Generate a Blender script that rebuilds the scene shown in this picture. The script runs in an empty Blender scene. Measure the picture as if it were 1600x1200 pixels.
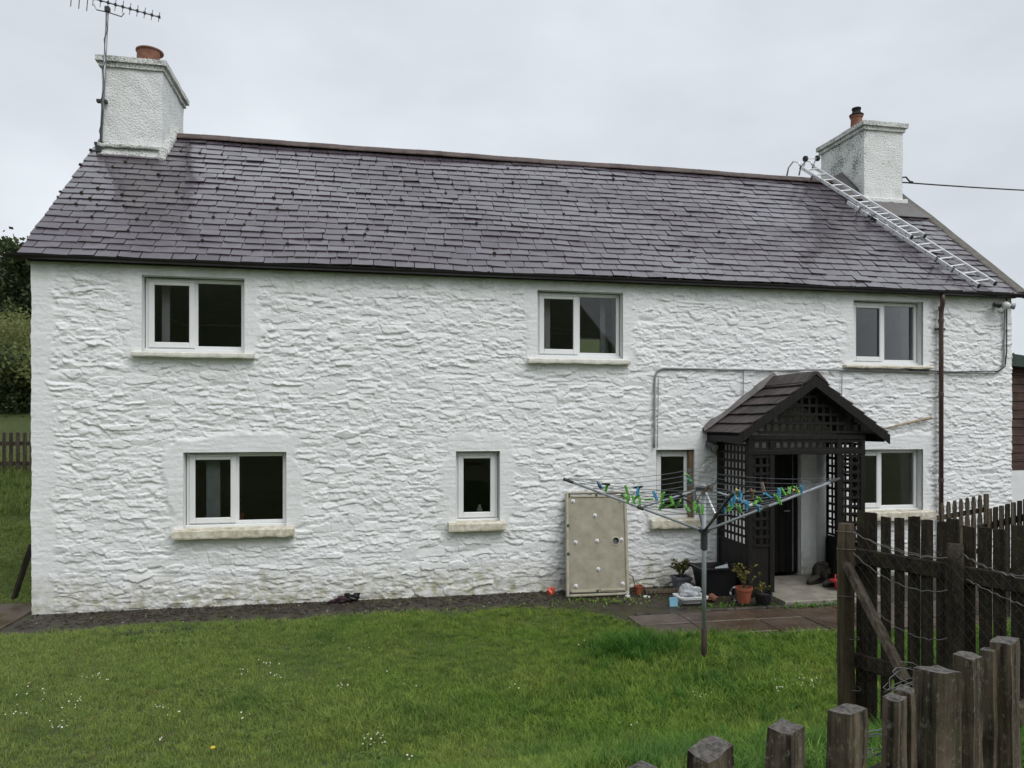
import bpy, bmesh, math, random
import numpy as np
from mathutils import Vector, Matrix

random.seed(7)
RNG = np.random.default_rng(11)
scene = bpy.context.scene
COL = scene.collection
R = math.radians

# ------------------------------------------------------------------ camera, sky, sun, exposure
FPX, YAW, HORIZON, EYE, DIST = 1150.0, 0.193, 660.8, 2.47, 10.5   # in pixels of the 1600 x 1200 photograph, metres
cam_data = bpy.data.cameras.new('camera')
cam = bpy.data.objects.new('camera', cam_data)
COL.objects.link(cam)
cam.location = (0, -DIST, EYE)
cam.rotation_euler = (R(90), 0, -YAW)
cam_data.sensor_width = 36
cam_data.lens = FPX / 1600 * 36
cam_data.shift_y = (HORIZON - 600) / 1600
cam_data.clip_end = 3000
cam_data.clip_start = 0.05
scene.camera = cam

SUN_EL, SUN_AZ = R(52), R(152)          # azimuth from +Y clockwise: behind the camera
world = bpy.data.worlds.new('World')
scene.world = world
world.use_nodes = True
wn, wl = world.node_tree.nodes, world.node_tree.links
wn.clear()
w_out = wn.new('ShaderNodeOutputWorld')
w_bg = wn.new('ShaderNodeBackground')
w_bg.inputs['Strength'].default_value = 0.12
sky = wn.new('ShaderNodeTexSky')
sky.sky_type = 'NISHITA'
sky.sun_disc = False
sky.sun_elevation = SUN_EL
sky.sun_rotation = SUN_AZ
sky.dust_density = 4.0
w_hs = wn.new('ShaderNodeHueSaturation')
w_hs.inputs['Saturation'].default_value = 0.25
wl.new(sky.outputs[0], w_hs.inputs['Color'])
w_tc = wn.new('ShaderNodeTexCoord')
w_map = wn.new('ShaderNodeMapping')
w_map.inputs['Scale'].default_value = (1.3, 1.3, 2.6)
wl.new(w_tc.outputs['Generated'], w_map.inputs[0])
w_nz = wn.new('ShaderNodeTexNoise')
w_nz.inputs['Scale'].default_value = 1.6
w_nz.inputs['Detail'].default_value = 5
w_nz.inputs['Roughness'].default_value = 0.5
wl.new(w_map.outputs[0], w_nz.inputs['Vector'])
w_cr = wn.new('ShaderNodeValToRGB')
w_cr.color_ramp.elements[0].position = 0.32
w_cr.color_ramp.elements[0].color = (4.85, 5.2, 5.62, 1)
w_cr.color_ramp.elements[1].position = 0.66
w_cr.color_ramp.elements[1].color = (6.55, 6.95, 7.4, 1)
wl.new(w_nz.outputs[0], w_cr.inputs[0])
w_mix = wn.new('ShaderNodeMix')
w_mix.data_type = 'RGBA'
w_mix.inputs[0].default_value = 0.9       # cloud cover over the clear sky
wl.new(w_hs.outputs[0], w_mix.inputs[6])
wl.new(w_cr.outputs[0], w_mix.inputs[7])
wl.new(w_mix.outputs[2], w_bg.inputs['Color'])
wl.new(w_bg.outputs[0], w_out.inputs[0])

sun_data = bpy.data.lights.new('sun', 'SUN')
sun_data.energy = 1.5
sun_data.angle = R(45)
sun_data.color = (1.0, 0.985, 0.96)
sun = bpy.data.objects.new('sun', sun_data)
COL.objects.link(sun)
sd = Vector((math.sin(SUN_AZ) * math.cos(SUN_EL), math.cos(SUN_AZ) * math.cos(SUN_EL), math.sin(SUN_EL)))
sun.rotation_euler = sd.to_track_quat('Z', 'Y').to_euler()
sun.location = (0, -20, 20)

scene.view_settings.view_transform = 'Standard'
scene.view_settings.look = 'None'
scene.view_settings.exposure = 0.16
scene.view_settings.gamma = 1.0
scene.view_settings.use_curve_mapping = False
scene.render.engine = 'CYCLES'
scene.cycles.max_bounces = 8
scene.cycles.transparent_max_bounces = 12
scene.cycles.use_denoising = True

# ------------------------------------------------------------------ helpers
SY, CY = math.sin(YAW), math.cos(YAW)
ORI = Vector((0, -DIST, EYE))
def ray(x, y):
    k = (x - 800) / FPX
    return Vector((SY + k * CY, CY - k * SY, -(y - HORIZON) / FPX))
def on_y(x, y, Y):
    r = ray(x, y); return ORI + r * ((Y + DIST) / r.y)
def on_z(x, y, Z):
    r = ray(x, y); return ORI + r * ((Z - EYE) / r.z)
def on_d(x, y, d):
    return ORI + ray(x, y) * d

def smooth(t):
    t = np.clip(t, 0, 1); return t * t * (3 - 2 * t)

_tabs = {}
def vnoise(x, y, seed=0):
    """smooth value noise in -1..1, numpy arrays"""
    if seed not in _tabs:
        _tabs[seed] = np.random.default_rng(1000 + seed).uniform(-1, 1, (256, 256))
    t = _tabs[seed]
    x = np.asarray(x, float); y = np.asarray(y, float)
    xi = np.floor(x).astype(int); yi = np.floor(y).astype(int)
    fx = x - xi; fy = y - yi
    fx = fx * fx * (3 - 2 * fx); fy = fy * fy * (3 - 2 * fy)
    a = t[yi & 255, xi & 255]; b = t[yi & 255, (xi + 1) & 255]
    c = t[(yi + 1) & 255, xi & 255]; d = t[(yi + 1) & 255, (xi + 1) & 255]
    return (a * (1 - fx) + b * fx) * (1 - fy) + (c * (1 - fx) + d * fx) * fy

class MB:
    """collects shapes; build() links them as one mesh object"""
    def __init__(self):
        self.v = []; self.f = []
    def add(self, verts, faces):
        o = len(self.v)
        self.v.extend([tuple(p) for p in verts])
        self.f.extend([tuple(i + o for i in f) for f in faces])
        return self
    def box(self, c, s, rot=None):
        c = Vector(c); hx, hy, hz = s[0] / 2, s[1] / 2, s[2] / 2
        vs = [Vector((x, y, z)) for z in (-hz, hz) for y in (-hy, hy) for x in (-hx, hx)]
        if rot is not None: vs = [rot @ p for p in vs]
        return self.add([c + p for p in vs], [(0, 2, 3, 1), (4, 5, 7, 6), (0, 1, 5, 4), (2, 6, 7, 3), (0, 4, 6, 2), (1, 3, 7, 5)])
    def span(self, x0, x1, y0, y1, z0, z1):
        return self.box(((x0 + x1) / 2, (y0 + y1) / 2, (z0 + z1) / 2), (x1 - x0, y1 - y0, z1 - z0))
    def beam(self, p0, p1, w, h, up=(0, 0, 1)):
        p0, p1 = Vector(p0), Vector(p1); d = p1 - p0; L = d.length; d.normalize()
        side = d.cross(Vector(up)).normalized(); u = side.cross(d)
        m = Matrix((side, d, u)).transposed()
        return self.box((p0 + p1) / 2, (w, L, h), m)
    def tube(self, pts, r, n=8, cap=True):
        pts = [Vector(p) for p in pts]; rs = r if isinstance(r, (list, tuple)) else [r] * len(pts)
        rings = []; prev = None
        for i, p in enumerate(pts):
            t = (pts[min(i + 1, len(pts) - 1)] - pts[max(i - 1, 0)]).normalized()
            if prev is None:
                a = Vector((0, 0, 1)) if abs(t.z) < .9 else Vector((1, 0, 0))
                s = t.cross(a).normalized()
            else:
                s = (prev - t * prev.dot(t)).normalized()
            prev = s; b = t.cross(s)
            rings.append([p + (s * math.cos(2 * math.pi * k / n) + b * math.sin(2 * math.pi * k / n)) * rs[i] for k in range(n)])
        vs = [q for rg in rings for q in rg]; fs = []
        for i in range(len(rings) - 1):
            for k in range(n):
                a, b2 = i * n + k, i * n + (k + 1) % n
                fs.append((a, b2, b2 + n, a + n))
        if cap:
            fs.append(tuple(reversed(range(n)))); fs.append(tuple((len(rings) - 1) * n + k for k in range(n)))
        return self.add(vs, fs)
    def lathe(self, prof, c=(0, 0, 0), n=20, rot=None):
        c = Vector(c); vs = []; fs = []
        for r, z in prof:
            for k in range(n):
                p = Vector((r * math.cos(2 * math.pi * k / n), r * math.sin(2 * math.pi * k / n), z))
                if rot is not None: p = rot @ p
                vs.append(c + p)
        for i in range(len(prof) - 1):
            for k in range(n):
                a, b = i * n + k, i * n + (k + 1) % n
                fs.append((a, b, b + n, a + n))
        fs.append(tuple(reversed(range(n)))); fs.append(tuple((len(prof) - 1) * n + k for k in range(n)))
        return self.add(vs, fs)
    def extrude(self, poly, vec):
        """poly: list of 3D points, pushed along vec"""
        n = len(poly); vec = Vector(vec); vs = [Vector(p) for p in poly]; vs += [p + vec for p in vs]
        fs = [tuple(reversed(range(n))), tuple(range(n, 2 * n))]
        for k in range(n):
            j = (k + 1) % n; fs.append((k, j, j + n, k + n))
        return self.add(vs, fs)
    def build(self, name, mat, parent=None, smooth_=False, bevel=0.0, origin=None):
        me = bpy.data.meshes.new(name)
        vs = self.v
        if origin is not None:
            o = Vector(origin); vs = [tuple(Vector(p) - o) for p in vs]
        me.from_pydata(vs, [], self.f)
        if bevel:
            bm = bmesh.new(); bm.from_mesh(me)
            es = [e for e in bm.edges if len(e.link_faces) == 2 and e.calc_face_angle(0) > .5]
            bmesh.ops.bevel(bm, geom=es, offset=bevel, segments=1, affect='EDGES', clamp_overlap=True)
            bm.to_mesh(me); bm.free()
        bm = bmesh.new(); bm.from_mesh(me); bmesh.ops.recalc_face_normals(bm, faces=bm.faces); bm.to_mesh(me); bm.free()
        if smooth_:
            me.polygons.foreach_set('use_smooth', [True] * len(me.polygons))
        return link(name, me, mat, parent, origin)

def link(name, me, mat, parent=None, origin=None):
    ob = bpy.data.objects.new(name, me)
    COL.objects.link(ob)
    if mat is not None:
        me.materials.clear(); me.materials.append(M[mat] if isinstance(mat, str) else mat)
    if origin is not None: ob.location = origin
    if parent is not None:
        ob.parent = parent
        ob.matrix_parent_inverse = Matrix.Translation(-parent.location)
    return ob

def tag(o, label=None, cat=None, group=None, kind=None):
    if label: o['label'] = label
    if cat: o['category'] = cat
    if group: o['group'] = group
    if kind: o['kind'] = kind
    return o

def thing(name, label, cat, group=None, loc=(0, 0, 0)):
    o = bpy.data.objects.new(name, None)
    o.location = loc
    o.empty_display_size = 0.2
    COL.objects.link(o)
    return tag(o, label, cat, group)

def np_mesh(name, verts, faces):
    """fast mesh from numpy arrays, quads or tris"""
    me = bpy.data.meshes.new(name)
    k = faces.shape[1]
    me.vertices.add(len(verts)); me.vertices.foreach_set('co', verts.astype(np.float32).ravel())
    me.loops.add(faces.size); me.loops.foreach_set('vertex_index', faces.astype(np.int32).ravel())
    me.polygons.add(len(faces))
    me.polygons.foreach_set('loop_start', np.arange(0, faces.size, k, dtype=np.int32))
    me.update(calc_edges=True)
    return me

# ------------------------------------------------------------------ materials
M = {}
def nodes_of(name):
    m = bpy.data.materials.new(name); m.use_nodes = True
    nt = m.node_tree; b = nt.nodes['Principled BSDF']
    M[name] = m
    return m, nt, b
def N(nt, typ, **kw):
    n = nt.nodes.new(typ)
    for k, v in kw.items():
        if k in n.inputs: n.inputs[k].default_value = v
        else: setattr(n, k, v)
    return n
def noise(nt, vec, scale, detail=4, rough=.55):
    n = N(nt, 'ShaderNodeTexNoise'); n.inputs['Scale'].default_value = scale
    n.inputs['Detail'].default_value = detail; n.inputs['Roughness'].default_value = rough
    nt.links.new(vec, n.inputs['Vector']); return n.outputs[0]
def ramp(nt, fac, stops):
    r = nt.nodes.new('ShaderNodeValToRGB'); e = r.color_ramp.elements
    while len(e) < len(stops): e.new(.5)
    for k, (p, c) in enumerate(stops):
        e[k].position = p; e[k].color = (*c, 1) if len(c) == 3 else c
    nt.links.new(fac, r.inputs[0]); return r.outputs[0]
def fr(nt, fac, a, b):
    r = nt.nodes.new('ShaderNodeMapRange'); r.inputs[1].default_value = a; r.inputs[2].default_value = b
    r.clamp = True; nt.links.new(fac, r.inputs[0]); return r.outputs[0]
def mix(nt, fac, a, b, mode='MIX'):
    m = nt.nodes.new('ShaderNodeMix'); m.data_type = 'RGBA'; m.blend_type = mode
    for s, v in ((0, fac), (6, a), (7, b)):
        if isinstance(v, (int, float)): m.inputs[s].default_value = v
        elif isinstance(v, tuple): m.inputs[s].default_value = (*v, 1) if len(v) == 3 else v
        else: nt.links.new(v, m.inputs[s])
    return m.outputs[2]
def mth(nt, op, a, b=0.0):
    m = nt.nodes.new('ShaderNodeMath'); m.operation = op
    for s, v in ((0, a), (1, b)):
        if isinstance(v, (int, float)): m.inputs[s].default_value = v
        else: nt.links.new(v, m.inputs[s])
    return m.outputs[0]
def vec_of(nt, world_=False, scale=(1, 1, 1), rnd=False):
    if world_: v = nt.nodes.new('ShaderNodeNewGeometry').outputs['Position']
    else: v = nt.nodes.new('ShaderNodeTexCoord').outputs['Object']
    if rnd:
        oi = nt.nodes.new('ShaderNodeObjectInfo'); a = nt.nodes.new('ShaderNodeVectorMath'); a.operation = 'ADD'
        s = mth(nt, 'MULTIPLY', oi.outputs['Random'], 40.0)
        nt.links.new(v, a.inputs[0]); nt.links.new(s, a.inputs[1]); v = a.outputs[0]
    mp = nt.nodes.new('ShaderNodeMapping'); mp.inputs['Scale'].default_value = scale
    nt.links.new(v, mp.inputs[0]); return mp.outputs[0]
def bump(nt, b, h, strength=.3, dist=.01):
    n = nt.nodes.new('ShaderNodeBump'); n.inputs['Strength'].default_value = strength; n.inputs['Distance'].default_value = dist
    nt.links.new(h, n.inputs['Height']); nt.links.new(n.outputs[0], b.inputs['Normal'])

def simple(name, c, rough=.6, var=.25, scale=6, metal=0.0, bmp=0.0, bscale=40, c2=None, world_=True, spec=.5, rnd=False):
    m, nt, b = nodes_of(name)
    v = vec_of(nt, world_, rnd=rnd)
    lo = tuple(x * (1 - var) for x in c); hi = tuple(min(1, x * (1 + var)) for x in c) if c2 is None else c2
    nz = noise(nt, v, scale, 6, .6)
    col_ = ramp(nt, nz, [(.3, lo), (.7, hi)])
    if rnd:
        oi = nt.nodes.new('ShaderNodeObjectInfo')
        col_ = mix(nt, 1.0, col_, ramp(nt, oi.outputs['Random'], [(0, (.55, .53, .52)), (1, (1.35, 1.3, 1.28))]), 'MULTIPLY')
    nt.links.new(col_, b.inputs['Base Color'])
    b.inputs['Roughness'].default_value = rough
    b.inputs['Metallic'].default_value = metal
    b.inputs['Specular IOR Level'].default_value = spec
    if bmp: bump(nt, b, noise(nt, v, bscale, 5), bmp, .006)
    return m

# whitewash over rubble
m, nt, b = nodes_of('whitewash')
v = vec_of(nt, True)
sep = N(nt, 'ShaderNodeSeparateXYZ'); nt.links.new(v, sep.inputs[0])
base = ramp(nt, noise(nt, v, 1.3, 6, .6), [(.3, (.79, .80, .805)), (.7, (.87, .878, .885))])
grime = mth(nt, 'MULTIPLY', fr(nt, noise(nt, vec_of(nt, True, (1.2, 1.2, 3)), 2.2, 8, .65), .54, .78), .45)
base = mix(nt, grime, base, (.60, .61, .56))
low = mth(nt, 'MULTIPLY', fr(nt, mth(nt, 'ADD', sep.outputs[2], mth(nt, 'MULTIPLY', noise(nt, v, 2.0, 6), -.85)), .10, -.36), fr(nt, noise(nt, v, 9, 5), .3, .65))
base = mix(nt, mth(nt, 'MULTIPLY', low, .9), base, (.36, .34, .22))
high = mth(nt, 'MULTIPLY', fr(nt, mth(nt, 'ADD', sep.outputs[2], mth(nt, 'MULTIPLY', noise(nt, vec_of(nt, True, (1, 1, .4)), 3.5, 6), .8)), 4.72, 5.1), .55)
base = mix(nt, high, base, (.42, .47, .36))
spots = fr(nt, noise(nt, v, 34, 3), .73, .80)
base = mix(nt, mth(nt, 'MULTIPLY', spots, .35), base, (.3, .3, .26))
nt.links.new(base, b.inputs['Base Color'])
b.inputs['Roughness'].default_value = .75
b.inputs['Specular IOR Level'].default_value = .3
bump(nt, b, noise(nt, vec_of(nt, True, (1, 1, 1.8)), 38, 8, .7), .55, .014)

def roughcast(name, base_c, black, thr, west=False):
    m, nt, b = nodes_of(name)
    v = vec_of(nt, True)
    big = noise(nt, v, 2.4, 4)
    sp = noise(nt, v, 34, 5, .75)
    sm_ = mth(nt, 'ADD', mth(nt, 'MULTIPLY', big, .35), mth(nt, 'MULTIPLY', sp, .8))
    if west:   # lichen grows on the weather side of the stack
        sx_ = N(nt, 'ShaderNodeSeparateXYZ'); nt.links.new(nt.nodes.new('ShaderNodeNewGeometry').outputs['Position'], sx_.inputs[0])
        sm_ = mth(nt, 'ADD', sm_, mth(nt, 'MULTIPLY', fr(nt, sx_.outputs[0], 9.75, 9.57), .085))
    f = fr(nt, sm_, thr, thr + .07)
    c = mix(nt, mth(nt, 'MULTIPLY', f, black), base_c, (.10, .105, .095))
    c = mix(nt, mth(nt, 'MULTIPLY', fr(nt, noise(nt, vec_of(nt, True, (1, 1, .25)), 5, 5), .5, .75), .35), c, (.52, .53, .49))
    nt.links.new(c, b.inputs['Base Color'])
    b.inputs['Roughness'].default_value = .85
    vo = N(nt, 'ShaderNodeTexVoronoi'); vo.inputs['Scale'].default_value = 38; nt.links.new(v, vo.inputs['Vector'])
    bump(nt, b, mth(nt, 'ADD', noise(nt, v, 30, 5, .7), mth(nt, 'MULTIPLY', vo.outputs[0], -.6)), .8, .02)
roughcast('roughcast', (.77, .785, .775), .45, .66)
roughcast('roughcast_lichen', (.79, .80, .785), .95, .67, True)
roughcast('chimney_cap', (.70, .71, .68), .7, .58)

# slate: every slate carries its own tint
m, nt, b = nodes_of('slate')
at_ = N(nt, 'ShaderNodeAttribute', attribute_name='tint')
v = vec_of(nt, True)
c = ramp(nt, at_.outputs['Fac'], [(0, (.058, .044, .055)), (.4, (.078, .060, .076)), (.75, (.096, .075, .095)), (1, (.120, .098, .120))])
c = mix(nt, mth(nt, 'MULTIPLY', fr(nt, noise(nt, v, 9, 6, .65), .35, .7), .55), c, (.034, .028, .032))
c = mix(nt, mth(nt, 'MULTIPLY', fr(nt, noise(nt, v, 2.1, 6, .7), .55, .75), .35), c, (.085, .07, .06))
c = mix(nt, mth(nt, 'MULTIPLY', fr(nt, noise(nt, v, 60, 3), .68, .74), .5), c, (.2, .2, .19))
nt.links.new(c, b.inputs['Base Color'])
rg = mth(nt, 'ADD', fr(nt, noise(nt, v, 3.2, 5), .25, .75), mth(nt, 'MULTIPLY', at_.outputs['Fac'], -.3))
rr = nt.nodes.new('ShaderNodeMapRange'); rr.inputs[1].default_value = -.3; rr.inputs[2].default_value = 1
rr.inputs[3].default_value = .16; rr.inputs[4].default_value = .46; nt.links.new(rg, rr.inputs[0]); nt.links.new(rr.outputs[0], b.inputs['Roughness'])
wet = fr(nt, mth(nt, 'ADD', noise(nt, vec_of(nt, True, (.5, 1, 1)), .55, 3), mth(nt, 'MULTIPLY', at_.outputs['Fac'], .14)), .36, .70)
nt.links.new(mth(nt, 'ADD', mth(nt, 'MULTIPLY', wet, .78), .22), b.inputs['Coat Weight'])
b.inputs['Coat Roughness'].default_value = .13
b.inputs['Coat IOR'].default_value = 1.6
bump(nt, b, noise(nt, vec_of(nt, True, (1, 1, 1)), 28, 7, .65), .35, .008)

def wood(name, dark, light, lichen=.0, rough=.8, green=0.0, grain=(26, 26, 1.6), spec=.3):
    m, nt, b = nodes_of(name)
    v = vec_of(nt, False, grain, rnd=True); w = vec_of(nt, False, rnd=True)
    g = noise(nt, v, 1.0, 8, .65)
    c = ramp(nt, g, [(.36, dark), (.50, tuple((a + q) / 2 for a, q in zip(dark, light))), (.64, light)])
    c = mix(nt, fr(nt, noise(nt, w, 5, 5), .5, .8), c, tuple(x * .75 for x in dark))
    if green: c = mix(nt, mth(nt, 'MULTIPLY', fr(nt, noise(nt, w, 7, 6, .7), .5, .72), green), c, (.06, .065, .025))
    if lichen: c = mix(nt, mth(nt, 'MULTIPLY', fr(nt, noise(nt, vec_of(nt, False, (1, 1, .55), rnd=True), 58, 6, .8), .55, .62), lichen), c, (.22, .22, .165))
    nt.links.new(c, b.inputs['Base Color'])
    b.inputs['Roughness'].default_value = rough; b.inputs['Specular IOR Level'].default_value = spec
    bump(nt, b, mth(nt, 'ADD', g, mth(nt, 'MULTIPLY', noise(nt, w, 60, 4), .3)), .6, .008)
wood('fence_wood', (.012, .008, .005), (.155, .120, .085), lichen=.6, green=.6, grain=(38, 38, 1.4))
simple('end_grain', (.045, .038, .033), .9, .5, 60, bmp=.9, bscale=120, c2=(.17, .155, .14))
wood('pale_wood', (.12, .085, .05), (.30, .24, .15))
wood('fence_wood_dark', (.009, .0062, .004), (.045, .033, .022), lichen=.18, green=.4)
wood('post_wood', (.018, .012, .007), (.085, .062, .036), lichen=.12, green=.45)
wood('brace_wood', (.028, .021, .015), (.11, .09, .066), lichen=.2)
wood('porch_wood', (.0032, .0027, .0025), (.014, .011, .0098), rough=.6)
wood('shed_wood', (.035, .018, .014), (.10, .058, .045), rough=.7, grain=(2, 20, 20))
wood('stick_wood', (.25, .19, .12), (.46, .39, .28))
wood('log_wood', (.03, .022, .014), (.10, .08, .05), lichen=.3)

simple('upvc', (.80, .81, .81), .35, .03, 3)
simple('sill_paint', (.70, .68, .58), .8, .2, 9, bmp=.4, bscale=50, c2=(.82, .80, .74))
simple('sill_stain', (.56, .49, .32), .85, .3, 12, bmp=.5, bscale=50, c2=(.80, .77, .68))
simple('render_white', (.76, .775, .77), .8, .06, 5, bmp=.25, bscale=60)
simple('brown_reveal', (.16, .105, .055), .8, .3, 8)
simple('black_plastic', (.012, .012, .013), .38, .3, 5)
simple('gutter_black', (.014, .013, .014), .35, .3, 5)
simple('downpipe_brown', (.075, .045, .040), .42, .25, 5)
simple('lead', (.12, .11, .105), .55, .25, 6, bmp=.3, bscale=12)
simple('mortar', (.13, .12, .105), .9, .35, 14, bmp=.8, bscale=50)
simple('ridge_clay', (.065, .042, .036), .7, .35, 5, bmp=.4, bscale=30, c2=(.12, .082, .07))
simple('terracotta', (.20, .085, .05), .8, .35, 10, bmp=.3, bscale=40)
simple('terracotta_pot', (.27, .075, .035), .65, .3, 12)
simple('soot', (.012, .011, .010), .9, .3, 9)
simple('aluminium', (.80, .81, .82), .35, .06, 8, metal=.5)
simple('steel_grey', (.30, .31, .33), .45, .15, 8, metal=.6)
simple('airer_grey', (.31, .33, .36), .45, .12, 8)
simple('airer_dark', (.04, .042, .045), .5, .2, 8)
simple('wire_grey', (.12, .115, .11), .6, .3, 10)
simple('net_wire', (.045, .04, .035), .7, .3, 10)
simple('line_cord', (.10, .11, .12), .6, .1, 10)
simple('cable_grey', (.27, .28, .28), .7, .2, 12)
simple('cable_black', (.02, .02, .021), .5, .2, 8)
simple('rust', (.030, .015, .012), .75, .5, 14)
simple('tray_resin', (.27, .245, .18), .65, .16, 7, bmp=.15, bscale=30, c2=(.335, .31, .235))
simple('tray_rim', (.36, .33, .25), .6, .18, 9)
simple('white_plastic', (.62, .63, .64), .4, .08, 8)
simple('bag_white', (.36, .38, .40), .35, .15, 14, bmp=.5, bscale=18)
simple('blue_card', (.16, .36, .48), .6, .12, 8)
simple('concrete', (.23, .21, .175), .75, .3, 5, bmp=.4, bscale=40)
simple('tile_porch', (.022, .015, .014), .5, .35, 4, bmp=.4, bscale=30, c2=(.075, .055, .050), rnd=True)
simple('tub_black', (.010, .010, .012), .35, .3, 5)
simple('pot_grey', (.09, .095, .11), .6, .25, 9)
simple('red_plastic', (.45, .03, .04), .4, .15, 8)
simple('coral', (.68, .12, .07), .5, .15, 10)
simple('garment', (.035, .016, .022), .85, .5, 16, bmp=.6, bscale=40)
simple('boot', (.045, .036, .028), .85, .4, 18, bmp=.8, bscale=35)
simple('moss', (.028, .032, .012), .95, .5, 40, bmp=.8, bscale=80)
simple('room_wall', (.76, .75, .71), .9, .1, 3)
simple('room_dark', (.22, .20, .17), .9, .2, 3)
simple('curtain', (.42, .46, .44), .9, .15, 8)
simple('shed_roof', (.028, .045, .035), .6, .3, 6)
simple('lamp_glass', (.55, .56, .53), .15, .05, 5)
simple('soil_lump', (.020, .016, .012), .85, .5, 9, bmp=.5, c2=(.085, .070, .052))
simple('gravel_white', (.62, .60, .55), .7, .3, 30)
for nm, cc in (('peg_green', (.13, .42, .05)), ('peg_blue', (.05, .30, .50)), ('peg_white', (.62, .68, .64)), ('peg_yellow', (.72, .46, .06)), ('peg_wood', (.16, .11, .075)), ('peg_dark', (.018, .017, .016))):
    simple(nm, cc, .4, .15, 30)
def leafy(name, c1, c2, scale=3.0, trans=.35, fine=30, each=False):
    m, nt, b = nodes_of(name)
    v = vec_of(nt, True)
    c = ramp(nt, noise(nt, v, scale, 5, .6), [(.3, c1), (.7, c2)])
    c = mix(nt, fr(nt, noise(nt, v, fine, 2), .35, .75), c, tuple(x * .6 for x in c1))
    if each:
        oi = nt.nodes.new('ShaderNodeObjectInfo')
        c = mix(nt, 1.0, c, ramp(nt, oi.outputs['Random'], [(0, (.62, .66, .6)), (.5, (1, 1, 1)), (.9, (1.15, 1.12, 1.1)), (1, (1.5, 1.25, .95))]), 'MULTIPLY')
        sx_ = N(nt, 'ShaderNodeSeparateXYZ'); nt.links.new(v, sx_.inputs[0])   # mossier, olive turf on the west half, haze paleness put into its colour
        c = mix(nt, mth(nt, 'MULTIPLY', fr(nt, mth(nt, 'ADD', sx_.outputs[0], mth(nt, 'MULTIPLY', noise(nt, v, .6, 4), 5.0)), 5.0, -1.5), .62), c, (.31, .36, .125))
        c = mix(nt, mth(nt, 'MULTIPLY', fr(nt, noise(nt, v, 1.7, 4, .65), .58, .72), .45), c, (.25, .22, .075))
        c = mix(nt, mth(nt, 'MULTIPLY', fr(nt, noise(nt, v, 1.15, 4, .65), .46, .30), .75), c, (.065, .16, .028))
    nt.links.new(c, b.inputs['Base Color']); b.inputs['Roughness'].default_value = .6; b.inputs['Specular IOR Level'].default_value = .25
    tr = nt.nodes.new('ShaderNodeBsdfTranslucent'); nt.links.new(c, tr.inputs[0])
    ms = nt.nodes.new('ShaderNodeMixShader'); ms.inputs[0].default_value = trans
    nt.links.new(b.outputs[0], ms.inputs[1]); nt.links.new(tr.outputs[0], ms.inputs[2])
    nt.links.new(ms.outputs[0], nt.nodes['Material Output'].inputs[0])
leafy('grass_blade', (.16, .31, .042), (.33, .42, .09), .75, .4, 9, True)
leafy('grass_long', (.065, .19, .028), (.15, .31, .045), 1.4, .4, 9, True)
leafy('conifer', (.050, .070, .044), (.095, .12, .075), .8, .2)  # green lightened to stand in for haze over the far trees
leafy('broadleaf', (.055, .08, .032), (.10, .13, .05), .8, .3)
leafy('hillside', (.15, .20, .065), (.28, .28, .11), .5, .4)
leafy('pot_leaf', (.10, .11, .02), (.30, .24, .05), 18, .3)
leafy('pot_leaf_green', (.06, .09, .025), (.20, .13, .05), 18, .3)
simple('bark', (.05, .04, .03), .9, .4, 12, bmp=.6)
simple('daisy_white', (.8, .8, .78), .6, .05, 20)
simple('daisy_yellow', (.7, .5, .04), .6, .1, 20)

# window glass: clear pane with surface reflection
m, nt, b = nodes_of('glass')
nt.nodes.remove(b)
tr = nt.nodes.new('ShaderNodeBsdfTransparent'); tr.inputs[0].default_value = (.88, .89, .90, 1)
gl = nt.nodes.new('ShaderNodeBsdfGlossy'); gl.inputs['Roughness'].default_value = .02
fz = nt.nodes.new('ShaderNodeFresnel'); fz.inputs[0].default_value = 1.5
ms = nt.nodes.new('ShaderNodeMixShader')
nt.links.new(fz.outputs[0], ms.inputs[0]); nt.links.new(tr.outputs[0], ms.inputs[1]); nt.links.new(gl.outputs[0], ms.inputs[2])
nt.links.new(ms.outputs[0], nt.nodes['Material Output'].inputs[0])

# ground: lawn soil, bare earth along the wall, by the mesh attribute "soil"
m, nt, b = nodes_of('ground')
v = vec_of(nt, True)
so = N(nt, 'ShaderNodeAttribute', attribute_name='soil')
turf = ramp(nt, noise(nt, v, 1.1, 7, .65), [(.3, (.06, .085, .024)), (.7, (.11, .125, .045))])
turf = mix(nt, fr(nt, noise(nt, v, 30, 4), .4, .7), turf, (.035, .045, .012))
soil = ramp(nt, noise(nt, v, 5, 8, .7), [(.3, (.018, .014, .010)), (.55, (.050, .040, .030)), (.75, (.10, .085, .066))])
soil = mix(nt, mth(nt, 'MULTIPLY', fr(nt, noise(nt, v, 2.6, 7, .7), .50, .62), .75), soil, (.055, .060, .018))
f = fr(nt, mth(nt, 'ADD', so.outputs['Fac'], mth(nt, 'MULTIPLY', mth(nt, 'SUBTRACT', noise(nt, v, 7, 5), .5), .7)), .4, .6)
nt.links.new(mix(nt, f, turf, soil), b.inputs['Base Color'])
rr = nt.nodes.new('ShaderNodeMapRange'); rr.inputs[3].default_value = .95; rr.inputs[4].default_value = .5
nt.links.new(f, rr.inputs[0]); nt.links.new(rr.outputs[0], b.inputs['Roughness'])
b.inputs['Specular IOR Level'].default_value = .3
bump(nt, b, noise(nt, v, 22, 8, .7), .9, .03)

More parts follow.
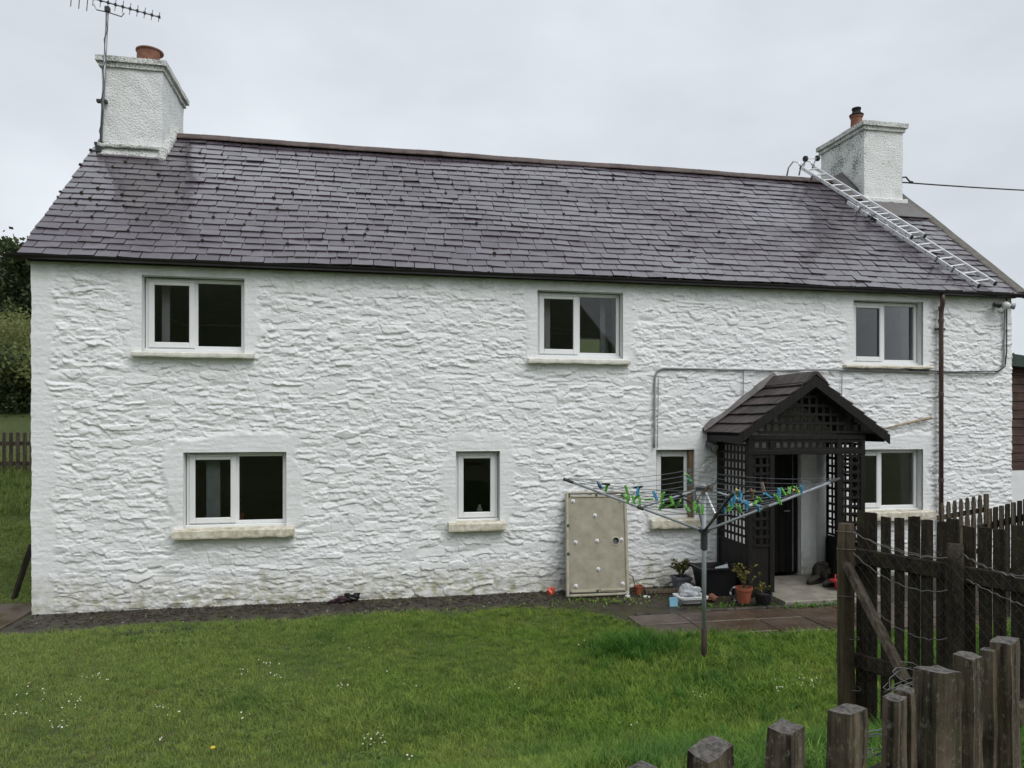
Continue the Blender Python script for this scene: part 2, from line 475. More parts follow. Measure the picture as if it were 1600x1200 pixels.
m, nt, b = nodes_of('paving')
v = vec_of(nt, True)
c = ramp(nt, noise(nt, v, 2.6, 7, .65), [(.3, (.050, .033, .023)), (.6, (.095, .068, .050)), (.8, (.125, .098, .076))])
nt.links.new(c, b.inputs['Base Color'])
rr = nt.nodes.new('ShaderNodeMapRange'); rr.inputs[1].default_value = .35; rr.inputs[2].default_value = .65; rr.inputs[3].default_value = .16; rr.inputs[4].default_value = .5
nt.links.new(noise(nt, v, 1.7, 4), rr.inputs[0]); nt.links.new(rr.outputs[0], b.inputs['Roughness'])
bump(nt, b, noise(nt, v, 30, 6), .25, .006)
# ------------------------------------------------------------------ ground
def gz(x, y):
    x = np.asarray(x, float); y = np.asarray(y, float)
    z = .87 * smooth((-4.7 - y) / 3.5)                                    # bank up to the fence by the camera
    z = z + .55 * smooth((x - 5.2) / 2.5) * smooth((-2.6 - y) / 2.5) * (1 - smooth((-4.7 - y) / 3.5))
    z = z + .26 * np.clip(y - .4, 0, 70) * np.maximum(smooth((-4.2 - x) / 1.2), smooth((y - 7.2) / 2.5) * (1 - smooth((x - 13) / 7)))
    back = np.clip(-13.5 - y, 0, 16) * (1 - smooth((x - 10) / 8))
    z = z + .60 * back                                                    # unseen hillside behind the camera, added to darken the window reflections
    z = z + .012 * vnoise(x * 1.1, y * 1.1, 3) * smooth((np.abs(y) - .2) / 1.0)
    z = z + .9 * vnoise(x * .07, y * .07, 4) * smooth((np.hypot(x, y) - 30) / 40)
    return z
def lawn_edge(x):
    x = np.asarray(x, float)
    e = np.interp(x, [-60, -4.9, -4.3, 0, 2.3, 3.05, 3.25, 6.5, 9, 60], [60, 60, -.86, -.86, -.92, -1.35, -2.5, -3.2, -3.2, -3.2])
    return e + .15 * vnoise(x * 1.7, x * 0 + 3.3, 5) + .08 * vnoise(x * 5, x * 0 + 1.3, 6) + .04 * vnoise(x * 13, x * 0 + 2.3, 7)

gx = np.unique(np.concatenate([np.linspace(-500, -60, 12), np.linspace(-60, -10, 26), np.arange(-10, 12, .1), np.linspace(12, 60, 20), np.linspace(60, 500, 10)]))
gy = np.unique(np.concatenate([np.linspace(-500, -60, 8), np.linspace(-60, -11, 26), np.arange(-11, 1, .1), np.linspace(1, 20, 50), np.linspace(20, 80, 20), np.linspace(80, 900, 12)]))
GX, GY = np.meshgrid(gx, gy)
GZ = gz(GX, GY)
vv = np.stack([GX, GY, GZ], -1).reshape(-1, 3)
ny_, nx_ = GX.shape
idx = np.arange(nx_ * ny_).reshape(ny_, nx_)
ff = np.stack([idx[:-1, :-1], idx[:-1, 1:], idx[1:, 1:], idx[1:, :-1]], -1).reshape(-1, 4)
me = np_mesh('ground', vv, ff)
me.polygons.foreach_set('use_smooth', [True] * len(me.polygons))
soil_a = smooth((GY - lawn_edge(GX)) / .16 + .5) * (GY < 7) * (GX > -5.4)
at_ = me.attributes.new('soil', 'FLOAT', 'POINT'); at_.data.foreach_set('value', soil_a.astype(np.float32).ravel())
ground = tag(link('ground', me, 'ground'), 'lawn, bare earth strip and grassy hillside around the cottage', None, None, 'structure')

# ------------------------------------------------------------------ cottage
XL, XR, YB = -4.26, 10.58, 6.2
EAVE_Z, PITCH, RIDGE_Y = 4.636, .864, 3.03
RIDGE_Z = EAVE_Z + PITCH * (RIDGE_Y + .15)
cottage = thing('cottage', 'long whitewashed stone cottage with purple slate roof, two chimneys and seven white windows', 'house')

STEP = .0105
X0, Z0 = XL, -.12
nxw = int(round((XR - XL) / STEP)); nzw = int(round((4.74 - Z0) / STEP))
snapx = lambda x: X0 + round((x - X0) / STEP) * STEP
snapz = lambda z: Z0 + round((z - Z0) / STEP) * STEP
#            x0      x1     z0     z1    kind
OPEN = {'upper_left': (-2.94, -1.65, 3.42, 4.43, 'pair'), 'upper_mid': (2.43, 3.74, 3.43, 4.42, 'pair'), 'upper_right': (7.61, 8.88, 3.41, 4.44, 'pair'),
        'lower_left': (-2.42, -1.10, 1.05, 2.07, 'pair'), 'lower_mid': (1.23, 1.87, 1.03, 2.06, 'single'), 'lower_small': (4.27, 4.89, 1.01, 2.06, 'single'),
        'lower_right': (7.50, 8.88, 1.04, 2.04, 'pair'), 'door': (5.82, 6.68, -.12, 2.06, 'door')}
OPEN = {k: (snapx(a), snapx(b_), snapz(c_), snapz(d), e) for k, (a, b_, c_, d, e) in OPEN.items()}

# --- rubble face: one height field, cut into its stones
xs = X0 + (np.arange(nxw + 1)) * STEP; zs = Z0 + np.arange(nzw + 1) * STEP
WX, WZ = np.meshgrid(xs, zs)
UX = WX + .045 * vnoise(WX * 2.1, WZ * 3.1, 20) + .022 * vnoise(WX * 7, WZ * 9, 21)
UZ = WZ + .060 * vnoise(WX * .9, WZ * 1.3, 22) + .020 * vnoise(WX * 4.3, WZ * 6, 23) + .008 * vnoise(WX * 14, WZ * 14, 24)
seeds = []
z = Z0 - .1
while z < 4.95:
    h = float(np.clip(math.exp(RNG.normal(math.log(.070), .42)), .034, .18))
    x = XL - .4 - RNG.uniform(0, .4)
    while x < XR + .4:
        w = float(np.clip(h * RNG.uniform(1.3, 4.3), .08, .5))
        hh = h
        if RNG.random() < .12: hh = h * 1.7
        if RNG.random() < .25 and h > .09:
            seeds.append((x + w / 2, z + h * .27, w * .5, h * .26)); seeds.append((x + w / 2 + RNG.normal(0, .03), z + h * .77, w * .5, h * .26))
        else:
            seeds.append((x + w / 2 + RNG.normal(0, .015), z + h / 2 + RNG.normal(0, .014), w * .5, hh * .5))
        x += w
    z += h * .96
F1 = np.full(WX.shape, 9.0); F2 = np.full(WX.shape, 9.0); ID = np.full(WX.shape, -1, int)
for i, (sx, sz, a, b_) in enumerate(seeds):
    i0 = max(0, int((sx - 2.1 * a - .08 - X0) / STEP)); i1 = min(nxw + 1, int((sx + 2.1 * a + .08 - X0) / STEP) + 1)
    k0 = max(0, int((sz - 2.6 * b_ - .10 - Z0) / STEP)); k1 = min(nzw + 1, int((sz + 2.6 * b_ + .10 - Z0) / STEP) + 1)
    if i1 <= i0 or k1 <= k0: continue
    sl = (slice(k0, k1), slice(i0, i1))
    d = ((np.abs(UX[sl] - sx) / a) ** 2.6 + (np.abs(UZ[sl] - sz) / b_) ** 2.6) ** (1 / 2.6)
    f1, f2 = F1[sl], F2[sl]
    cl = d < f1
    F2[sl] = np.where(cl, f1, np.minimum(f2, d)); ID[sl] = np.where(cl, i, ID[sl]); F1[sl] = np.where(cl, d, f1)
ns = len(seeds); sd_ = np.array(seeds)
prot = RNG.uniform(.005, .0155, ns) + (RNG.random(ns) < .10) * RNG.uniform(.004, .012, ns)
layers = RNG.choice([0, 0, 1, 1, 2, 3], ns); lphase = RNG.uniform(0, 1, ns); jdepth = RNG.uniform(.3, 1.0, ns)
tiltz = RNG.normal(-.002, .006, ns); tiltx = RNG.normal(0, .006, ns); ruf = RNG.uniform(.25, 1.25, ns)
idc = np.maximum(ID, 0)
dx = (UX - sd_[idc, 0]) / sd_[idc, 2]; dz = (UZ - sd_[idc, 1]) / sd_[idc, 3]
joint = 1 - jdepth[idc] * (1 - smooth((F2 - F1) / .14))
lay = layers[idc] * (dz * .5 + .5) + lphase[idc] + .35 * vnoise(WX * 6 + idc, WZ * 11, 27) + .15 * vnoise(WX * 19, WZ * 19, 28)
saw = 1 - (lay - np.floor(lay))
face = prot[idc] + tiltz[idc] * dz + tiltx[idc] * dx
face += (layers[idc] > 0) * ruf[idc] * .0045 * (saw - .5)
face += ruf[idc] * (.005 * vnoise(WX * 8, WZ * 26, 30) + .005 * vnoise(WX * 21 + WZ * 12, WZ * 37, 31) + .0035 * vnoise(WX * 45, WZ * 60, 32) + .0022 * vnoise(WX * 33, WZ * 90, 29))
crk = np.clip(1 - np.abs(vnoise(UX * 4.6, UZ * 14, 45)) / .11, 0, 1); crk2 = np.clip(1 - np.abs(vnoise(UX * 9.5, UZ * 23, 46)) / .13, 0, 1)
face -= np.clip(ruf[idc], .3, 1.1) * (.0055 * crk + .0040 * crk2)
HGT = -.004 + (face + .004) * joint
k_ = np.pad(HGT, 1, mode='edge')
HGT = (k_[1:-1, 1:-1] * 5 + k_[:-2, 1:-1] + k_[2:, 1:-1] + k_[1:-1, :-2] + k_[1:-1, 2:]) / 9
# smooth bands of render round the openings, up the left corner, inside the porch
SM = np.zeros(WX.shape)
wob = .075 * vnoise(WX * 3, WZ * 4, 33) + .04 * vnoise(WX * 9, WZ * 13, 34)
for nm, (a, b_, c_, d, kd) in OPEN.items():
    top = .24 if c_ < 2 else .12
    sdx = np.maximum(a - WX, WX - b_) - .17; sdz = np.maximum(c_ - .03 - WZ - .05, WZ - d - top)
    dd = np.maximum(sdx, sdz) + wob
    SM = np.maximum(SM, smooth(.5 - dd / .09))
    # render dressed flush at the very edge of the opening
    de = np.maximum(np.maximum(a - WX, WX - b_), np.maximum(c_ - WZ, WZ - d))
    SM = np.maximum(SM, smooth(1.6 - de / .03))
SM = np.maximum(SM, smooth(.5 - (WX - (XL + .27) + wob) / .10))
SM = np.maximum(SM, smooth(.5 - (np.maximum(np.abs(WX - 6.17) - .95, WZ - 2.35) + wob) / .1))
SM = np.maximum(SM, .75 * smooth(.5 - (4.74 - WZ - .20 + wob * 1.2) / .16))
flat = .014 + .0022 * vnoise(WX * 5, WZ * 34, 37) + .0018 * vnoise(WX * 30, WZ * 30, 38)
HGT = HGT * (1 - SM) + flat * SM + .018 * vnoise(WX * .45, WZ * .6, 39) * (1 - np.clip(SM, 0, 1))
WY = -HGT
WXd = WX.copy()
edge_l = np.arange(nxw + 1) < 1
WXd[:, 0] += .010 * vnoise(zs * 3, zs * 0, 40) + .004 * vnoise(zs * 17, zs * 0, 41)
V = np.stack([WXd, WY, WZ], -1).reshape(-1, 3)
idx = np.arange((nxw + 1) * (nzw + 1)).reshape(nzw + 1, nxw + 1)
F = np.stack([idx[:-1, :-1], idx[:-1, 1:], idx[1:, 1:], idx[1:, :-1]], -1).reshape(-1, 4)
cxm = (xs[:-1] + xs[1:]) / 2; czm = (zs[:-1] + zs[1:]) / 2
CX, CZ = np.meshgrid(cxm, czm)
keep = np.ones(CX.shape, bool)
for (a, b_, c_, d, kd) in OPEN.values():
    keep &= ~((CX > a) & (CX < b_) & (CZ > c_) & (CZ < d))
fid = ID[:-1, :-1].copy()
fid[SM[:-1, :-1] > .5] = -2
keep = keep.ravel(); fid = fid.ravel()
def sub_mesh(name, fsel):
    fs = F[fsel]; u, inv = np.unique(fs, return_inverse=True)
    me = np_mesh(name, V[u], inv.reshape(fs.shape))
    me.polygons.foreach_set('use_smooth', [True] * len(me.polygons)); return me
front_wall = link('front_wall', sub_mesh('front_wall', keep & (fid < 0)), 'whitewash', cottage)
front_wall['label'] = 'smooth white render round the openings and the left corner'
cnt = np.bincount(fid[keep & (fid >= 0)], minlength=ns)
dep = sd_[:, 0] * SY + DIST * CY
order = np.argsort(-(cnt / dep ** 2))
big = order[:300]
isbig = np.zeros(ns, bool); isbig[big] = True
rest = keep & (fid >= 0) & ~isbig[np.maximum(fid, 0)]
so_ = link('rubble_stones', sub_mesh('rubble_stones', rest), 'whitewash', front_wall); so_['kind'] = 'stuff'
srt = np.argsort(fid, kind='stable'); sf = fid[srt]
for i in big:
    a, b_ = np.searchsorted(sf, i), np.searchsorted(sf, i, side='right')
    q = srt[a:b_]; q = q[keep[q]]
    if len(q) > 8:
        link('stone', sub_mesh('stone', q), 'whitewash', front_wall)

# --- the other walls, floors: a real hollow house behind the panes
def wall_slab(name, mat, *b):
    o = MB().span(*b).build(name, mat, cottage); return o
def gable(name, xa, xb):
    poly = [(xa, .55, -.12), (xa, YB, -.12), (xa, YB, 4.5), (xa, RIDGE_Y, RIDGE_Z - .12), (xa, .55, EAVE_Z + PITCH * .7 - .12)]
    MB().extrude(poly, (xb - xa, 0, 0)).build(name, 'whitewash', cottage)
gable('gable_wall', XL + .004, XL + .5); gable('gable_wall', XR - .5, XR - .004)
MB().span(XL, XL + .5, .0, .55, -.12, 4.7).build('quoin', 'render_white', cottage) if False else None
for bx in ((XL + .5, 4.75, -.12, 4.5), (5.45, XR - .5, -.12, 4.5), (4.75, 5.45, -.12, 3.4), (4.75, 5.45, 4.44, 4.5)):
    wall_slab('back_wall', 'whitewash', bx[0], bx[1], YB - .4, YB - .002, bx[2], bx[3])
bw_ = MB().span(4.75, 5.45, YB - .15, YB - .146, 3.4, 4.44).build('back_pane', 'glass', cottage)
wall_slab('floor_slab', 'room_dark', XL + .5, XR - .5, .5, YB - .41, -.1, .06)
wall_slab('upper_floor', 'room_wall', XL + .5, XR - .5, .5, YB - .41, 2.42, 2.62)
wall_slab('partition', 'room_wall', .2, .35, .5, YB - .42, .061, 2.415)
wall_slab('partition', 'room_wall', 5.2, 5.35, .5, YB - .42, .061, 2.415)
wall_slab('partition', 'room_wall', 1.2, 1.35, .5, YB - .42, 2.625, 4.5)
wall_slab('partition', 'room_wall', 6.2, 6.35, .5, YB - .42, 2.625, 4.5)
wall_slab('loft_floor', 'room_wall', XL + .5, XR - .5, .5, YB - .41, 4.52, 4.60)
# inner leaf of the front wall, pieced round the openings
inner = MB()
edges_x = sorted({XL, XR} | {o[0] for o in OPEN.values()} | {o[1] for o in OPEN.values()})
for a, b_ in zip(edges_x[:-1], edges_x[1:]):
    mid = (a + b_) / 2
    holes = sorted((o[2], o[3]) for o in OPEN.values() if o[0] < mid < o[1])
    z0 = -.12
    for c_, d in holes:
        if c_ > z0 + .01: inner.span(a, b_, .03, .5, z0, c_)
        z0 = d
    inner.span(a, b_, .03, .5, z0, 4.66)
inner.build('inner_leaf', 'render_white', cottage)

# --- windows
def reveal_ring(a, b_, c_, d, y0, y1, mats=('render_white',) * 4):
    t = .0
    sides = [('jamb', [(a, y0, c_), (a, y1, c_), (a, y1, d), (a, y0, d)], mats[0]), ('jamb', [(b_, y0, c_), (b_, y1, c_), (b_, y1, d), (b_, y0, d)], mats[1]),
             ('head', [(a, y0, d), (b_, y0, d), (b_, y1, d), (a, y1, d)], mats[2])]
    return sides
def frame_ring(mb, a, b_, c_, d, wl, wr, wb, wt, y0, y1):
    mb.span(a, a + wl, y0, y1, c_, d); mb.span(b_ - wr, b_, y0, y1, c_, d)
    mb.span(a + wl, b_ - wr, y0, y1, c_, c_ + wb); mb.span(a + wl, b_ - wr, y0, y1, d - wt, d)
SILLS = {'upper_left': (-3.05, -1.51, 3.345, 3.425, 'sill_paint'), 'upper_mid': (2.28, 3.83, 3.34, 3.425, 'sill_paint'), 'upper_right': (7.42, 9.01, 3.345, 3.405, 'sill_stain'),
         'lower_left': (-2.54, -.99, .93, 1.06, 'sill_stain'), 'lower_mid': (1.12, 1.94, .93, 1.06, 'sill_stain'), 'lower_small': (4.16, 5.0, .89, 1.03, 'sill_stain'), 'lower_right': (7.38, 9.01, .91, 1.06, 'sill_stain')}
def rough_slab(x0, x1, y0, y1, z0, z1, seed, nseg=22, drop=.0):
    mb = MB(); rows = []
    for i in range(nseg + 1):
        x = x0 + (x1 - x0) * i / nseg
        n1 = float(vnoise(x * 9, seed, 50)) * .006; n2 = float(vnoise(x * 13, seed + 5, 51)) * .008
        prof = [(y1, z0 + n2 * .6), (y0 + n1, z0 + n2), (y0 - .004 + n1, z0 + .02), (y0 - .002 + n1, z1 - .028 + drop), (y0 + .014 + n1, z1 - .014 + n2 * .4), (y1, z1)]
        rows.append([(x, p[0], p[1]) for p in prof])
    n = 6; vs = [p for r in rows for p in r]; fs = []
    for i in range(nseg):
        for k in range(n):
            fs.append((i * n + k, i * n + (k + 1) % n, (i + 1) * n + (k + 1) % n, (i + 1) * n + k))
    fs.append(tuple(range(n))); fs.append(tuple(reversed([nseg * n + k for k in range(n)])))
    return mb.add(vs, fs)
for nm, (a, b_, c_, d, kd) in OPEN.items():
    if kd == 'door': continue
    YF = .115                                           # frame face set back in the reveal
    win = MB()
    fw = .062
    zc0 = c_ + .045
    frame_ring(win, a + .012, b_ - .012, zc0, d - .012, fw, fw * .8, fw * .75, fw * .8, YF, YF + .065)
    lab = {'upper_left': 'upper window nearest the aerial chimney', 'upper_mid': 'upper window in the middle of the wall', 'upper_right': 'upper window beside the brown downpipe',
           'lower_left': 'lower window at the left end', 'lower_mid': 'narrow lower window in the middle', 'lower_small': 'narrow lower window beside the porch', 'lower_right': 'lower window to the right of the porch'}[nm]
    W = b_ - a
    if kd == 'pair':
        mx = a + W * .485
        win.span(mx - .045, mx + .045, YF + .002, YF + .063, zc0 + fw * .75, d - .012 - fw * .8)
    wo = win.build('window', 'upvc', cottage, bevel=.006); wo['label'] = lab
    MB().span(a + .003, b_ - .003, YF - .045, YF + .05, c_ + .002, zc0 - .001).build('window_cill', 'upvc', wo, bevel=.008)
    def sash(s0, s1, t0, t1, w, y):
        m_ = MB(); frame_ring(m_, s0, s1, t0, t1, w, w, w, w, y, y + .03); o = m_.build('sash', 'upvc', wo, bevel=.008)
        MB().span(s0 + .03, s1 - .03, y - .012, y + .004, t1 - .030, t1 - .014).build('trickle_vent', 'upvc', wo, bevel=.003)
        return o
    def pane(s0, s1, t0, t1, y):
        MB().span(s0, s1, y, y + .004, t0, t1).build('pane', 'glass', wo)
        fz_ = MB(); frame_ring(fz_, s0 - .004, s1 + .004, t0 - .004, t1 + .004, .007, .007, .007, .007, y - .003, y + .008); fz_.build('gasket', 'cable_black', wo)
    top_i = d - .012 - fw * .8; bot_i = zc0 + fw * .75
    if kd == 'pair':
        s0, s1 = a + .012 + fw * .62, mx + .012
        sash(s0, s1, bot_i - .03, top_i + .03, .075, YF - .026)
        pane(s0 + .072, s1 - .072, bot_i + .04, top_i - .04, YF + .01)
        pane(mx + .040, b_ - .012 - fw * .8 + .005, bot_i - .005, top_i + .005, YF + .03)
    else:
        sash(a + .045, b_ - .045, bot_i - .03, top_i + .03, .078, YF - .026)
        pane(a + .118, b_ - .118, bot_i + .042, top_i - .042, YF + .01)
    x0, x1, z0, z1, sm_ = SILLS[nm]
    rough_slab(x0, x1, -.105 if z1 > 2 else -.135, .1, z0, z1 - .002, x0 * 3.1).build('sill', sm_, wo)
    if nm == 'lower_small':
        MB().span(b_ - .075, b_ - .0125, .02, YF - .03, c_ + .005, d - .004).build('brown_reveal_board', 'brown_reveal', wo)
# things seen behind the panes
MB().span(-2.20, -2.02, .32, .36, 1.1, 2.05).build('curtain', 'curtain', cottage)
MB().span(2.60, 2.72, .40, .43, 3.45, 4.4).build('curtain', 'room_wall', cottage)
MB().span(3.52, 3.60, .40, .43, 3.45, 4.4).build('curtain', 'curtain', cottage)
MB().span(7.70, 7.80, .40, .44, 3.5, 4.4).build('curtain', 'curtain', cottage)
MB().span(-2.80, -2.70, .42, .45, 3.45, 4.4).build('curtain', 'room_wall', cottage)
MB().span(-2.22, -2.10, .25, .33, 3.46, 3.50).build('sill_ornament', 'sill_paint', cottage, bevel=.01)
MB().lathe([(.03, 0), (.05, .04), (.045, .12), (.02, .15), (.022, .18)], (1.62, .30, 1.08), 14).build('sill_ornament', 'sill_stain', cottage, smooth_=True)
MB().lathe([(.04, 0), (.06, .1), (.05, .12)], (-1.75, .30, 1.09), 14).build('sill_ornament', 'terracotta_pot', cottage)
MB().lathe([(.04, 0), (.055, .1), (.05, .11)], (8.30, .30, 3.46), 14).build('sill_ornament', 'white_plastic', cottage)

# --- door inside the porch
a, b_, c_, d, kd = OPEN['door']
door = MB().span(a + .06, b_ - .06, .13, .175, .10, d - .06).build('door', 'porch_wood', cottage); door['label'] = 'dark boarded front door inside the porch'
for i in range(6):
    w = (b_ - a - .12) / 6
    MB().span(a + .06 + i * w + .004, a + .06 + (i + 1) * w - .004, .112, .131, .105, d - .065).build('door_board', 'porch_wood', door, bevel=.004)
MB().tube([(b_ - .15, .112, 1.08), (b_ - .15, .06, 1.08), (b_ - .25, .055, 1.08)], .010).build('handle', 'steel_grey', door)
fr_ = MB(); fr_.span(a, a + .06, .08, .17, .1, d).span(b_ - .06, b_, .08, .17, .1, d).span(a + .06, b_ - .06, .08, .17, d - .06, d)
fr_.build('door_frame', 'porch_wood', cottage)
MB().span(b_ - .082, b_ - .070, .09, .107, .12, d - .08).build('draught_strip', 'cable_grey', door)

# --- roof
roof = MB()
deck = lambda y: EAVE_Z + PITCH * (y + .15)
roof.add([(XL - .05, -.12, deck(-.12) - .05), (XR + .05, -.12, deck(-.12) - .05), (XR + .05, RIDGE_Y, RIDGE_Z - .05), (XL - .05, RIDGE_Y, RIDGE_Z - .05),
          (XL - .05, YB + .2, deck(-.12) - .1), (XR + .05, YB + .2, deck(-.12) - .1)], [(0, 1, 2, 3), (3, 2, 5, 4)])
roof_o = roof.build('roof', 'slate', cottage); roof_o['label'] = 'purple grey slate roof with mossy joints'
at_ = roof_o.data.attributes.new('tint', 'FLOAT', 'FACE'); at_.data.foreach_set('value', [.1] * len(roof_o.data.polygons))
cosp = 1 / math.sqrt(1 + PITCH ** 2); sinp = PITCH * cosp
NRM = Vector((0, -sinp, cosp)); UPS = Vector((0, cosp, sinp))
SLOPE = (RIDGE_Y + .15) / cosp
def roof_pt(x, v_, lift=0.0):
    """x along the house, v_ up the slope from the eave"""
    sag = .018 * float(vnoise(x * .55, v_ * .8, 60)) + .008 * float(vnoise(x * 2.2, v_ * 2.5, 61))
    p = Vector((x, -.15, EAVE_Z)) + UPS * v_ + NRM * (lift + sag)
    return p
CHIM = [(-4.20, -3.29, 2.36, 3.76), (9.56, 10.42, 2.36, 3.76)]
slates = []
v_ = -.045; row = 0
while v_ < SLOPE - .02:
    ex = .176 + .034 * (v_ / SLOPE) + RNG.uniform(-.004, .004)
    x = XL - .10 - (0 if row % 2 == 0 else .0) + RNG.uniform(-.01, .01)
    first = True
    while x < XR + .08:
        w = RNG.uniform(.262, .308)
        if first: w = (.16 if row % 2 else .30) + RNG.uniform(-.02, .02); first = False
        if RNG.random() < .02: w *= 1.3
        x1 = min(x + w, XR + .10)
        if x1 - x > .07: slates.append((x, x1, v_, ex, row))
        x = x1
    v_ += ex; row += 1
data = []
for (x, x1, v_, ex, row) in slates:
    g = .003 + RNG.uniform(0, .0045)
    xa, xb = x + g, x1 - g
    L = min(ex * 1.75, SLOPE - v_ + .03)
    yaw_ = RNG.normal(0, .012); dv = RNG.normal(0, .0032)
    if RNG.random() < .03: dv -= RNG.uniform(.008, .025)
    th_ = RNG.uniform(.009, .015); lt = .021 + RNG.uniform(0, .009); roll = RNG.normal(0, .0022)
    if RNG.random() < .05: lt += RNG.uniform(.004, .012)
    nt_ = 5
    tail = []
    for k in range(nt_):
        q = k / (nt_ - 1); xx = xa + (xb - xa) * q
        j = RNG.normal(0, .0014) + (RNG.uniform(.006, .02) if (k in (0, nt_ - 1) and RNG.random() < .14) else 0)
        tail.append((xx, v_ + dv + j + (q - .5) * yaw_ * (xb - xa) * 2))
    tp = [roof_pt(a_, b2, lt + roll * (2 * k2 / (nt_ - 1) - 1) + RNG.uniform(0, .0012)) for k2, (a_, b2) in enumerate(tail)] + [roof_pt(xb, v_ + L, .004), roof_pt(xa, v_ + L, .004)]
    bt = [p - NRM * th_ for p in tp]
    n = len(tp); vs = tp + bt
    fs = [tuple(range(n)), tuple(reversed(range(n, 2 * n)))] + [(k, k + n, (k + 1) % n + n, (k + 1) % n) for k in range(n)]
    cx_ = (xa + xb) / 2; cy_ = tp[0].y
    skip = any(c0 + .06 < cx_ < c1 - .06 and y0 + .15 < cy_ + .1 for (c0, c1, y0, y1) in CHIM)
    if skip: continue
    dd = cx_ * SY + (cy_ + DIST) * CY
    data.append(((xb - xa) * ex / dd ** 2, vs, fs, float(np.clip(RNG.beta(3.2, 3.4) + .15 * vnoise(cx_ * .6, v_ * .7, 63), 0, 1))))
data.sort(key=lambda t: -t[0])
def slate_obj(name, items):
    V_, F_, T_ = [], [], []
    for _, vs, fs, t in items:
        o = len(V_); V_ += [tuple(p) for p in vs]; F_ += [tuple(i + o for i in f) for f in fs]; T_ += [t] * len(fs)
    me = bpy.data.meshes.new(name); me.from_pydata(V_, [], F_)
    at_ = me.attributes.new('tint', 'FLOAT', 'FACE'); at_.data.foreach_set('value', T_)
    return link(name, me, 'slate', roof_o)
for it in data[:300]: slate_obj('slate', [it])
slate_obj('upper_slates', data[300:])['kind'] = 'stuff'
# back slope
bs = MB()
for r_ in range(22):
    y0 = YB + .25 - r_ * .148; z0 = EAVE_Z - .02 + r_ * .128
    bs.add([(XL - .1, y0, z0 + .02), (XR + .1, y0, z0 + .02), (XR + .1, y0 - .15, z0 + .128), (XL - .1, y0 - .15, z0 + .128)], [(0, 3, 2, 1)])
bo = bs.build('back_slope_slates', 'slate', roof_o); bo['kind'] = 'stuff'
at_ = bo.data.attributes.new('tint', 'FLOAT', 'FACE'); at_.data.foreach_set('value', [.5] * len(bo.data.polygons))
# moss in the joints
def blob(mb, c, r, seed=0, flat=.6, n=8, m_=5):
    vs = []; c = Vector(c); rnd = random.Random(seed)
    for i in range(m_ + 1):
        th_ = math.pi * i / m_
        for k in range(n):
            ph = 2 * math.pi * k / n; q = r * rnd.uniform(.75, 1.2)
            vs.append(c + Vector((q * math.sin(th_) * math.cos(ph), q * math.sin(th_) * math.sin(ph), q * flat * math.cos(th_))))
    fs = [(i * n + k, i * n + (k + 1) % n, (i + 1) * n + (k + 1) % n, (i + 1) * n + k) for i in range(m_) for k in range(n)]
    mb.add(vs, fs)
mo = MB()
for i in range(620):
    s_ = random.choice(slates)
    if s_[4] < 3: continue
    bias = max(0, 1 - (s_[0] - XL) / 11) * (.25 + .75 * s_[2] / SLOPE)
    if random.random() > bias * 1.35: continue
    blob(mo, roof_pt(s_[0] + random.uniform(-.01, .01), s_[2] + random.uniform(0, .03), .022), random.uniform(.013, .032), i, .8, 6, 4)
mo.build('moss_clumps', 'moss', roof_o, smooth_=True)['kind'] = 'stuff'
# ridge tiles
x = -3.27; k = 0
while x < 9.55:
    L = .46; x1 = min(x + L, 9.55)
    wv = [.012 * float(vnoise(q * .8, 1.5, 64)) for q in (x, x1)]
    rt = MB(); o_ = .17; t_ = .018; up_ = .030 + (k % 2) * .003
    prof = [(-o_ * cosp, -o_ * sinp), (-.05, -.035), (0, 0.0), (.05, -.035), (o_ * cosp, -o_ * sinp), (o_ * cosp, -o_ * sinp - t_), (0, -.06), (-o_ * cosp, -o_ * sinp - t_)]
    pa = [(x - .012, RIDGE_Y + p[0], RIDGE_Z + up_ + .045 + wv[0] + p[1]) for p in prof]; pb = [(x1 - .002, RIDGE_Y + p[0], RIDGE_Z + up_ + .045 + wv[1] + p[1]) for p in prof]
    n = len(prof)
    rt.add(pa + pb, [tuple(range(n)), tuple(reversed(range(n, 2 * n)))] + [(i, i + n, (i + 1) % n + n, (i + 1) % n) for i in range(n)])
    rt.build('ridge_tile', 'ridge_clay', roof_o); x = x1; k += 1
# right verge: mortar fillet over the slate ends; left verge: slim undercloak
def verge(xa, xb, mat, lift, seed, name):
    mb = MB(); n = 40; vs = []
    for i in range(n + 1):
        v2 = -.04 + (SLOPE - .02) * i / n
        e = .02 * float(vnoise(v2 * 3.3, seed, 65))
        for (xx, l_) in ((xa + e, .024), (xa + e + .02, lift), (xb - .02, lift + .01), (xb, lift * .4), (xb, -.09), (xa + e, -.02)):
            vs.append(roof_pt(xx, v2, l_))
    fs = [(i * 6 + k, i * 6 + (k + 1) % 6, (i + 1) * 6 + (k + 1) % 6, (i + 1) * 6 + k) for i in range(n) for k in range(6)]
    mb.add(vs, fs + [tuple(range(6)), tuple(reversed([n * 6 + k for k in range(6)]))]).build(name, mat, roof_o)
verge(XR - .06, XR + .12, 'mortar', .040, 3.1, 'verge_mortar')
MB().extrude([roof_pt(XL - .09, -.04, -.004), roof_pt(XL - .09, SLOPE - .05, -.004), roof_pt(XL - .09, SLOPE - .05, -.05), roof_pt(XL - .09, -.04, -.05)], (.08, 0, 0)).build('undercloak', 'mortar', roof_o)

